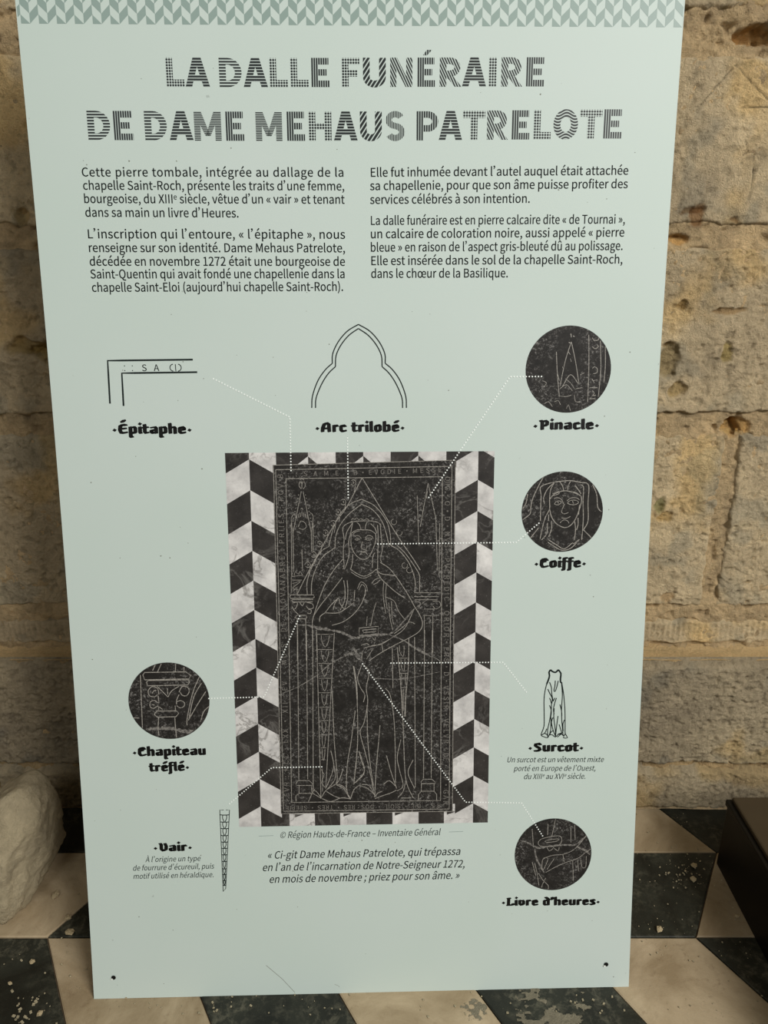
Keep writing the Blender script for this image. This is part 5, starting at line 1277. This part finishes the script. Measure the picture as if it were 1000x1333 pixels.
def set_heading(u0, s0, u1, s1, xh, txt, acc):
    tot = sum(HG[c][0] for c in txt)-1.5; L = math.hypot(u1-u0, s1-s0); kx = L/tot; ky = xh/9.3
    d = np.array([(u1-u0)/L, (s1-s0)/L]); nrm = np.array([-d[1], d[0]]); x = 0
    for ch in txt:
        for st in HG[ch][1]:
            for a, b in zip(st[:-1], st[1:]):
                dia = ch == '·' or (a[1] > 12 and abs(a[1]-b[1]) < 1 and abs(a[0]-b[0]) < 1)
                if dia: H = [((a[0]+b[0])/2+p, (a[1]+b[1])/2+q) for p, q in ((-2.3, -.4), (.3, -2.2), (2.3, .4), (-.3, 2.2))]
                else: H = hull([tuple(NIB[i]+np.array(q)) for q in (a, b) for i in range(6)])
                P = [np.array([u0, s0])+d*(x+h[0])*kx+nrm*h[1]*ky for h in H]
                k = len(acc[0]); acc[0].extend([p.tolist() for p in P]); acc[1].append(list(range(k, k+len(P))))
        x += HG[ch][0]
STYLE = {'body': (.0135, 0, M_INK, 'paragraph_text'), 'small': (.003, .20, M_INKI, 'credit_line_text'), 'quote': (.008, .20, M_INK, 'quotation_text'),
         'vair': (.005, .20, M_INKI, 'fur_note_text'), 'surcot': (.005, .20, M_INKI, 'garment_note_text')}
accs = {}
paras = [9, 17]; nb = 0
for kind, u0, s0, u1, s1, cap, txt in TEXTS:
    a = [v/1e4 for v in (u0, s0, u1, s1, cap)]
    if kind == 'head':
        acc = ([], []); set_heading(*a, txt, acc); printed('heading_text', *acc, M_INKH, .0002)
        continue
    key = kind
    if kind == 'body':
        key = 'body%d' % (0 if nb < 4 else 1 if nb < 9 else 2 if nb < 12 else 3); nb += 1
    acc = accs.setdefault(key, ([], [], kind)); b, sl, m, nm = STYLE[kind]
    set_line(*a, txt, b, sl, acc)
for key, acc in accs.items():
    b, sl, m, nm = STYLE[acc[2]]; printed(nm, acc[0], acc[1], m, .0002)
# --- title letters: bold shapes filled with stripes or dots
def arcring(cx, cy, rx, ry, w, wy, a0, a1, n=14):
    P = []
    for i in range(n):
        t0 = math.radians(a0+(a1-a0)*i/n); t1 = math.radians(a0+(a1-a0)*(i+1)/n)
        P.append([(cx+rx*math.cos(t0), cy+ry*math.sin(t0)), (cx+rx*math.cos(t1), cy+ry*math.sin(t1)), (cx+(rx-w)*math.cos(t1), cy+(ry-wy)*math.sin(t1)), (cx+(rx-w)*math.cos(t0), cy+(ry-wy)*math.sin(t0))])
    return P
R4 = lambda x0, y0, x1, y1: [(x0, y0), (x1, y0), (x1, y1), (x0, y1)]
def letter_polys(ch, W):
    s = 9.6; b = 8.6
    if ch == 'L': return [R4(0,0,s,38), R4(s,0,W,9.5)]
    if ch in 'EÉ':
        P = [R4(0,0,s,38), R4(s,0,W,b), R4(s,29.4,W-1,38), R4(s,15,W-4,23.4)]
        if ch == 'É': P.append([(7.5,41),(13.5,41),(20.5,48),(13,48)])
        return P
    if ch == 'F': return [R4(0,0,s,38), R4(s,29.4,W,38), R4(s,13.5,W-3,22)]
    if ch == 'I': return [R4(0,0,W,38)]
    if ch == 'T': return [R4(0,28.6,W,38), R4(W/2-5,0,W/2+5,28.6)]
    if ch == 'H': return [R4(0,0,s,38), R4(W-s,0,W,38), R4(s,14.5,W-s,23)]
    if ch == 'A': m = W/2; return [[(0,0),(9.3,0),(m+.6,28.5),(m,38),(m-5.8,38)], [(W,0),(W-9.3,0),(m-.6,28.5),(m,38),(m+5.8,38)], [(6.5,7.5),(W-6.5,7.5),(W-8.5,15),(8.5,15)]]
    if ch == 'M': m = W/2; return [R4(0,0,8.6,38), R4(W-8.6,0,W,38), [(8.6,38),(10,38),(m+3.4,6),(m-3.4,6),(8.6,20)], [(W-8.6,38),(W-10,38),(m-3.4,6),(m+3.4,6),(W-8.6,20)]]
    if ch == 'N': return [R4(0,0,8.8,38), R4(W-8.8,0,W,38), [(8.8,38),(9.6,38),(W-8.8,14),(W-8.8,0),(W-9.6,0),(8.8,24)]]
    if ch == 'D': return [R4(0,0,s,38), R4(s,0,12,b), R4(s,29.4,12,38)]+arcring(12,19,W-12,19,9.6,8.6,-90,90)
    if ch == 'P': return [R4(0,0,s,38), R4(s,29.6,16,38), R4(s,11.5,16,20)]+arcring(16,24.7,W-16,13.3,8.6,8.6,-90,90)
    if ch == 'R': return [R4(0,0,s,38), R4(s,29.6,15,38), R4(s,13,15,21)]+arcring(15,25.5,W-17,12.5,8.6,8.6,-90,90)+[[(9,14),(18,15),(W,0),(W-9.6,0)]]
    if ch == 'U': return [R4(0,13,s,38), R4(W-s,13,W,38)]+arcring(W/2,13,W/2,13.8,9.6,9,180,360)
    if ch == 'O': return arcring(W/2,19,W/2,19.8,9.8,9.8,0,360,28)
    if ch == 'S': return arcring(W/2,27,W/2-.6,11.6,8.4,8.2,30,270)+arcring(W/2,11.2,W/2-.2,11.8,8.4,8.2,-150,90)
names = {'o': 'dotted', 'H': 'heavy striped', 'h': 'striped', 'f': 'finely striped', 'v': 'upright striped', 's': 'finely upright striped', '/': 'broad diagonal striped', 'n': 'diagonal striped', 'w': 'wavy striped'}
for ch, pat, u0, u1, s0, s1 in TITLE:
    u0, u1, s0, s1 = (v/1e4 for v in (u0, u1, s0, s1)); sc = (s1-s0)/38.0; W = (u1-u0)/sc
    acc = ([], [], [])
    for P in letter_polys(ch, W):
        k = len(acc[0])
        for x, y in P:
            acc[0].append((u0+x*sc, s0+y*sc)); acc[2].append((x, y))
        acc[1].append(list(range(k, k+len(P))))
    o = printed('title_letter', acc[0], acc[1], PAT[pat], .0002, uv=acc[2]); o['label'] = names[pat]+' title letter '+ch
# --- ribbons for drawn and engraved lines
def parse(key):
    out = []
    for ln in STROKES[key].split('\n'):
        k = 's' if 's' in ln else 'p'; w, rest = ln.split(k); v = [int(x)/1e4 for x in rest.split()]
        P = [np.array(v[i:i+2]) for i in range(0, len(v), 2)]
        if k == 's' and len(P) > 2:
            Q = [2*P[0]-P[1]]+P+[2*P[-1]-P[-2]]; o = []
            if np.allclose(P[0], P[-1]): Q[0] = P[-2]; Q[-1] = P[1]
            for i in range(1, len(Q)-2):
                L = np.linalg.norm(Q[i+1]-Q[i]); m = int(min(6, max(2, L/.004)))
                for j in range(m):
                    t = j/m; a, b, c, d = Q[i-1:i+3]
                    o.append(.5*((2*b)+(c-a)*t+(2*a-5*b+4*c-d)*t*t+(3*b-a-3*c+d)*t**3))
            P = o+[P[-1]]
        else:
            o = []
            for a, b in zip(P[:-1], P[1:]):
                m = int(max(1, np.linalg.norm(b-a)/.02))
                o += [a+(b-a)*j/m for j in range(m)]
            P = o+[P[-1]]
        out.append((int(w)/1e4, P))
    return out
def ribbon(acc, P, w, clip=None, rag=0.0, seed=1):
    if clip is not None:
        c, r = clip; run = []; runs = []
        for p in P:
            if np.hypot(*(p-c)) < r: run.append(p)
            else:
                if len(run) > 1: runs.append(run)
                run = []
        if len(run) > 1: runs.append(run)
        for q in runs: ribbon(acc, q, w, None, rag, seed)
        return
    P = np.array(P)
    if rag:
        t = np.linspace(0, 1, max(2, int(sum(np.linalg.norm(np.diff(P, axis=0), axis=1))/.0012)))
        cum = np.r_[0, np.cumsum(np.linalg.norm(np.diff(P, axis=0), axis=1))]; cum /= cum[-1]
        P = np.stack([np.interp(t, cum, P[:, 0]), np.interp(t, cum, P[:, 1])], 1)
    D = np.gradient(P, axis=0); D /= np.linalg.norm(D, axis=1)[:, None]+1e-9; N = np.stack([-D[:, 1], D[:, 0]], 1)
    x = np.arange(len(P)); wl = np.full(len(P), w/2); wr = wl.copy()
    if rag:
        wl = wl*(.25+1.5*fbm(x*.4+seed, x*0+3., 1, 3, seed)); wr = wr*(.25+1.5*fbm(x*.4+seed, x*0+8., 1, 3, seed+5))
        e = np.minimum(x, x[::-1])/8.; wl *= np.clip(e+.3, 0, 1); wr *= np.clip(e+.3, 0, 1)
    k = len(acc[0]); A = P+N*wl[:, None]; B = P-N*wr[:, None]
    for a, b in zip(A, B): acc[0].append(a.tolist()); acc[0].append(b.tolist())
    for i in range(len(P)-1): acc[1].append([k+2*i, k+2*i+1, k+2*i+3, k+2*i+2])
def lines(name, key, mat, off, parent=panel, clip=None, rag=0.0, wmul=1.0):
    acc = ([], [])
    for i, (w, P) in enumerate(parse(key)): ribbon(acc, P, w*wmul, clip, rag, i+1)
    return printed(name, acc[0], acc[1], mat, off, parent=parent)
lines('epitaph_corner_drawing', 'line_epitaph', M_INK, .0002)
lines('arch_drawing', 'line_arch', M_INK, .0002)
lines('dress_drawing', 'line_dress', M_INK, .0002)
lines('fur_strip_drawing', 'line_vair', M_INK, .0002)
lines('credit_rule', 'line_rule', M_INKR, .0002)
# letters within the corner drawing
acc = ([], []); 
set_line(.1495, 1.1457, .1600, 1.1458, .0105, 'S', .008, 0, acc)
set_line(.1690, 1.1458, .1790, 1.1459, .0105, 'A', .008, 0, acc)
ribbon(acc, [np.array([.2042, 1.1567]), np.array([.2046, 1.1455])], .0013)
for cx in (.1220, .1345):
    for dy in (1.1467, 1.1543):
        k = len(acc[0]); n = 8; acc[0].extend([[cx+.0009*math.cos(j*6.2832/n), dy+.0009*math.sin(j*6.2832/n)] for j in range(n)]); acc[1].append(list(range(k, k+n)))
ribbon(acc, [np.array([.2010+.0058*math.cos(a), 1.1511+.0056*math.sin(a)]) for a in np.linspace(1.7, 4.6, 10)], .0014)
ribbon(acc, [np.array([.2078+.0058*math.cos(a), 1.1511+.0056*math.sin(a)]) for a in np.linspace(-1.5, 1.4, 10)], .0014)
printed('corner_drawing_letters', *acc, M_INK, .0002)
# --- the printed photograph of the slab among lozenge tiles
PU0, PU1, PS0, PS1 = .2784, .7292, .3346, 1.0110
MU = .5105
V = []; F = []; MI = []
def quad(P, light):
    for ax, lo, hi in ((0, PU0, PU1), (1, PS0, PS1)):
        P = clip_poly(P, lo, hi, ax)
        if not P: return
    # cut into short pieces so that the print follows the sag of the panel
    F.append(list(range(len(V), len(V)+len(P)))); V.extend(P); MI.append(0 if light else 1)
def column(bnd, side, per, first, width, slope):
    """lozenges beside a zigzag spine at u = bnd; side -1 left, +1 right"""
    for j in range(-2, 16):
        top = first-per*j; P = [(bnd, top), (bnd, top-per), (bnd+side*width, top-per-slope), (bnd+side*width, top-slope)]
        if side > 0: P = P[::-1]
        yield j, P
B1, B2 = .3182, .7020
for j, P in column(B1, -1, .0522, 1.0, .0445, .0262): quad(P, j % 2 == 0)
for j, P in column(B1, 1, .0522, 1.0, .0445, .0262): quad(P, j % 2 == 1)
for j, P in column(B2, -1, .05366, 1.0163, .0445, .0262): quad(P, j % 2 == 0)
for j, P in column(B2, 1, .05366, 1.0163, .0445, .0262): quad(P, j % 2 == 1)
base_ph = printed('printed_photograph', V, F, [M_PLIGHT, M_PDARK], .00015, matidx=MI)
base_ph['label'] = 'black and white photograph of the engraved slab printed at the centre'
V = []; F = []; MI = []
us = [.3630, .4164, .4625, .5087, .5545, .6010, .6480, .6650]
for i, (a, b) in enumerate(zip(us[:-1], us[1:])):
    quad([(a, .985), (b, .985), (b, PS1), (a, PS1)], i % 2 == 1)
us = [.3560, .3695, .4152, .4610, .5083, .5557, .6030, .6492, .6690]
for i, (a, b) in enumerate(zip(us[:-1], us[1:])):
    quad([(a, PS0), (b, PS0), (b, .372), (a, .372)], i % 2 == 1)
strip = printed('photograph_tile_rows', V, F, [M_PLIGHT, M_PDARK], .00020, parent=base_ph, matidx=MI)
V = []; F = []; MI = []
for m in (.4164, .5087, .6010):
    quad([(m-.019, .990), (m, .990), (m, 1.0045)], True); quad([(m, .990), (m+.017, .990), (m, 1.0045)], False)
    n = m+.019
for m in (.3795, .4670, .5600, .6545): quad([(m, PS0+.0225), (m+.016, PS0+.0225), (m, PS0+.0165)], False)
printed('photograph_tile_corners', V, F, [M_PLIGHT, M_PDARK], .00025, parent=base_ph, matidx=MI)
# slab
n = 22; V = []; F = []
for i in range(n):
    t = i/(n-1); V += [(.3548+.0025*t, .3585+(.9905-.3585)*t), (.6650-.001*t, .3578+(.9965-.3578)*t)]
for i in range(n-1): F.append([2*i, 2*i+1, 2*i+3, 2*i+2])
slab = printed('photograph_slab', V, F, M_SLAB, .00032, parent=base_ph)
lines('engraved_figure', 'slab', M_ENGR, .00045, parent=base_ph, wmul=.92)
lines('slab_crack', 'crack', M_CRACK, .00040, parent=base_ph, rag=1.0)
acc = ([], [])
for u0, s0, u1, s1, cap, txt in INSCR: set_line(u0/1e4, s0/1e4, u1/1e4, s1/1e4, cap/1e4, txt, .007, 0, acc, 1.0)
printed('slab_inscription', *acc, M_LETT, .00045, parent=base_ph)
# --- round details
def disc(name, cu, cs, r, label):
    V = [(cu, cs)]; F = []; n = 64
    for k in range(1, 5):
        for j in range(n): V.append((cu+r*k/4*math.cos(j*2*math.pi/n), cs+r*k/4*math.sin(j*2*math.pi/n)))
    for j in range(n):
        F.append([0, 1+j, 1+(j+1) % n])
        for k in range(3): F.append([1+k*n+j, 1+(k+1)*n+j, 1+(k+1)*n+(j+1) % n, 1+k*n+(j+1) % n])
    o = printed(name, V, F, M_SLAB, .0003); o['label'] = label; return o
R = .0708
dp = disc('round_photograph', .84825, 1.14516, R, 'round detail photograph of the pinnacle')
dc = disc('round_photograph', .84728, .90606, R*.985, 'round detail photograph of the head and veil')
dh = disc('round_photograph', .16358, .5753, R, 'round detail photograph of the capital')
dl = disc('round_photograph', .8504, .26951, R, 'round detail photograph of the book')
lines('engraved_lines', 'pinacle', M_ENGR, .00045, dp, (np.array([.84825, 1.14516]), R))
lines('engraved_lines', 'coiffe', M_ENGR, .00045, dc, (np.array([.84728, .90606]), R*.985))
lines('engraved_lines', 'chapiteau', M_ENGR, .00045, dh, (np.array([.16358, .5753]), R))
lines('engraved_lines', 'livre', M_ENGR, .00045, dl, (np.array([.8504, .26951]), R))
lines('crack_fill', 'chapcrack', M_CRACK, .0004, dh, (np.array([.16358, .5753]), R*.97), 1.0)
lines('crack_fill', 'livrecrack', M_CRACK, .0004, dl, (np.array([.8504, .26951]), R), 1.0)
# --- dotted leader lines
for w, P in parse('leader'):
    P = np.array(P); cum = np.r_[0, np.cumsum(np.linalg.norm(np.diff(P, axis=0), axis=1))]; acc = ([], [])
    for d in np.arange(0, cum[-1], .00505):
        u = np.interp(d, cum, P[:, 0]); s = np.interp(d, cum, P[:, 1]); k = len(acc[0])
        acc[0].extend([[u+.00125*math.cos(j*math.pi/4), s+.00125*math.sin(j*math.pi/4)] for j in range(8)]); acc[1].append(list(range(k, k+8)))
    o = printed('dotted_leader', *acc, M_DOT, .0006)
# --- scratches and specks on the laminate
acc = ([], [])
for a, b, w in (((.320, .060), (.372, .004), .0009), ((.4463, .0185), (.455, .0125), .0006), ((.44, .62), (.46, .60), 0)):
    if w: ribbon(acc, [np.array(a), np.array(((a[0]+b[0])/2+.003, (a[1]+b[1])/2)), np.array(b)], w)
rs = random.Random(11)
for _ in range(110):
    u, s = rs.uniform(.02, .98), rs.uniform(.02, 1.6)
    if PU0-.01 < u < PU1+.01 and PS0-.01 < s < PS1+.01: continue
    r = rs.choice((.0006, .0008, .0012)); k = len(acc[0]); a0 = rs.uniform(0, 3)
    acc[0].extend([[u+r*math.cos(a0+j*1.2566)*rs.uniform(.6, 1.5), s+r*math.sin(a0+j*1.2566)*rs.uniform(.6, 1.3)] for j in range(5)]); acc[1].append(list(range(k, k+5)))
o = printed('dirt_specks', *acc, flat('speck_dirt', (128, 132, 120), .8), .0001); o['kind'] = 'stuff'
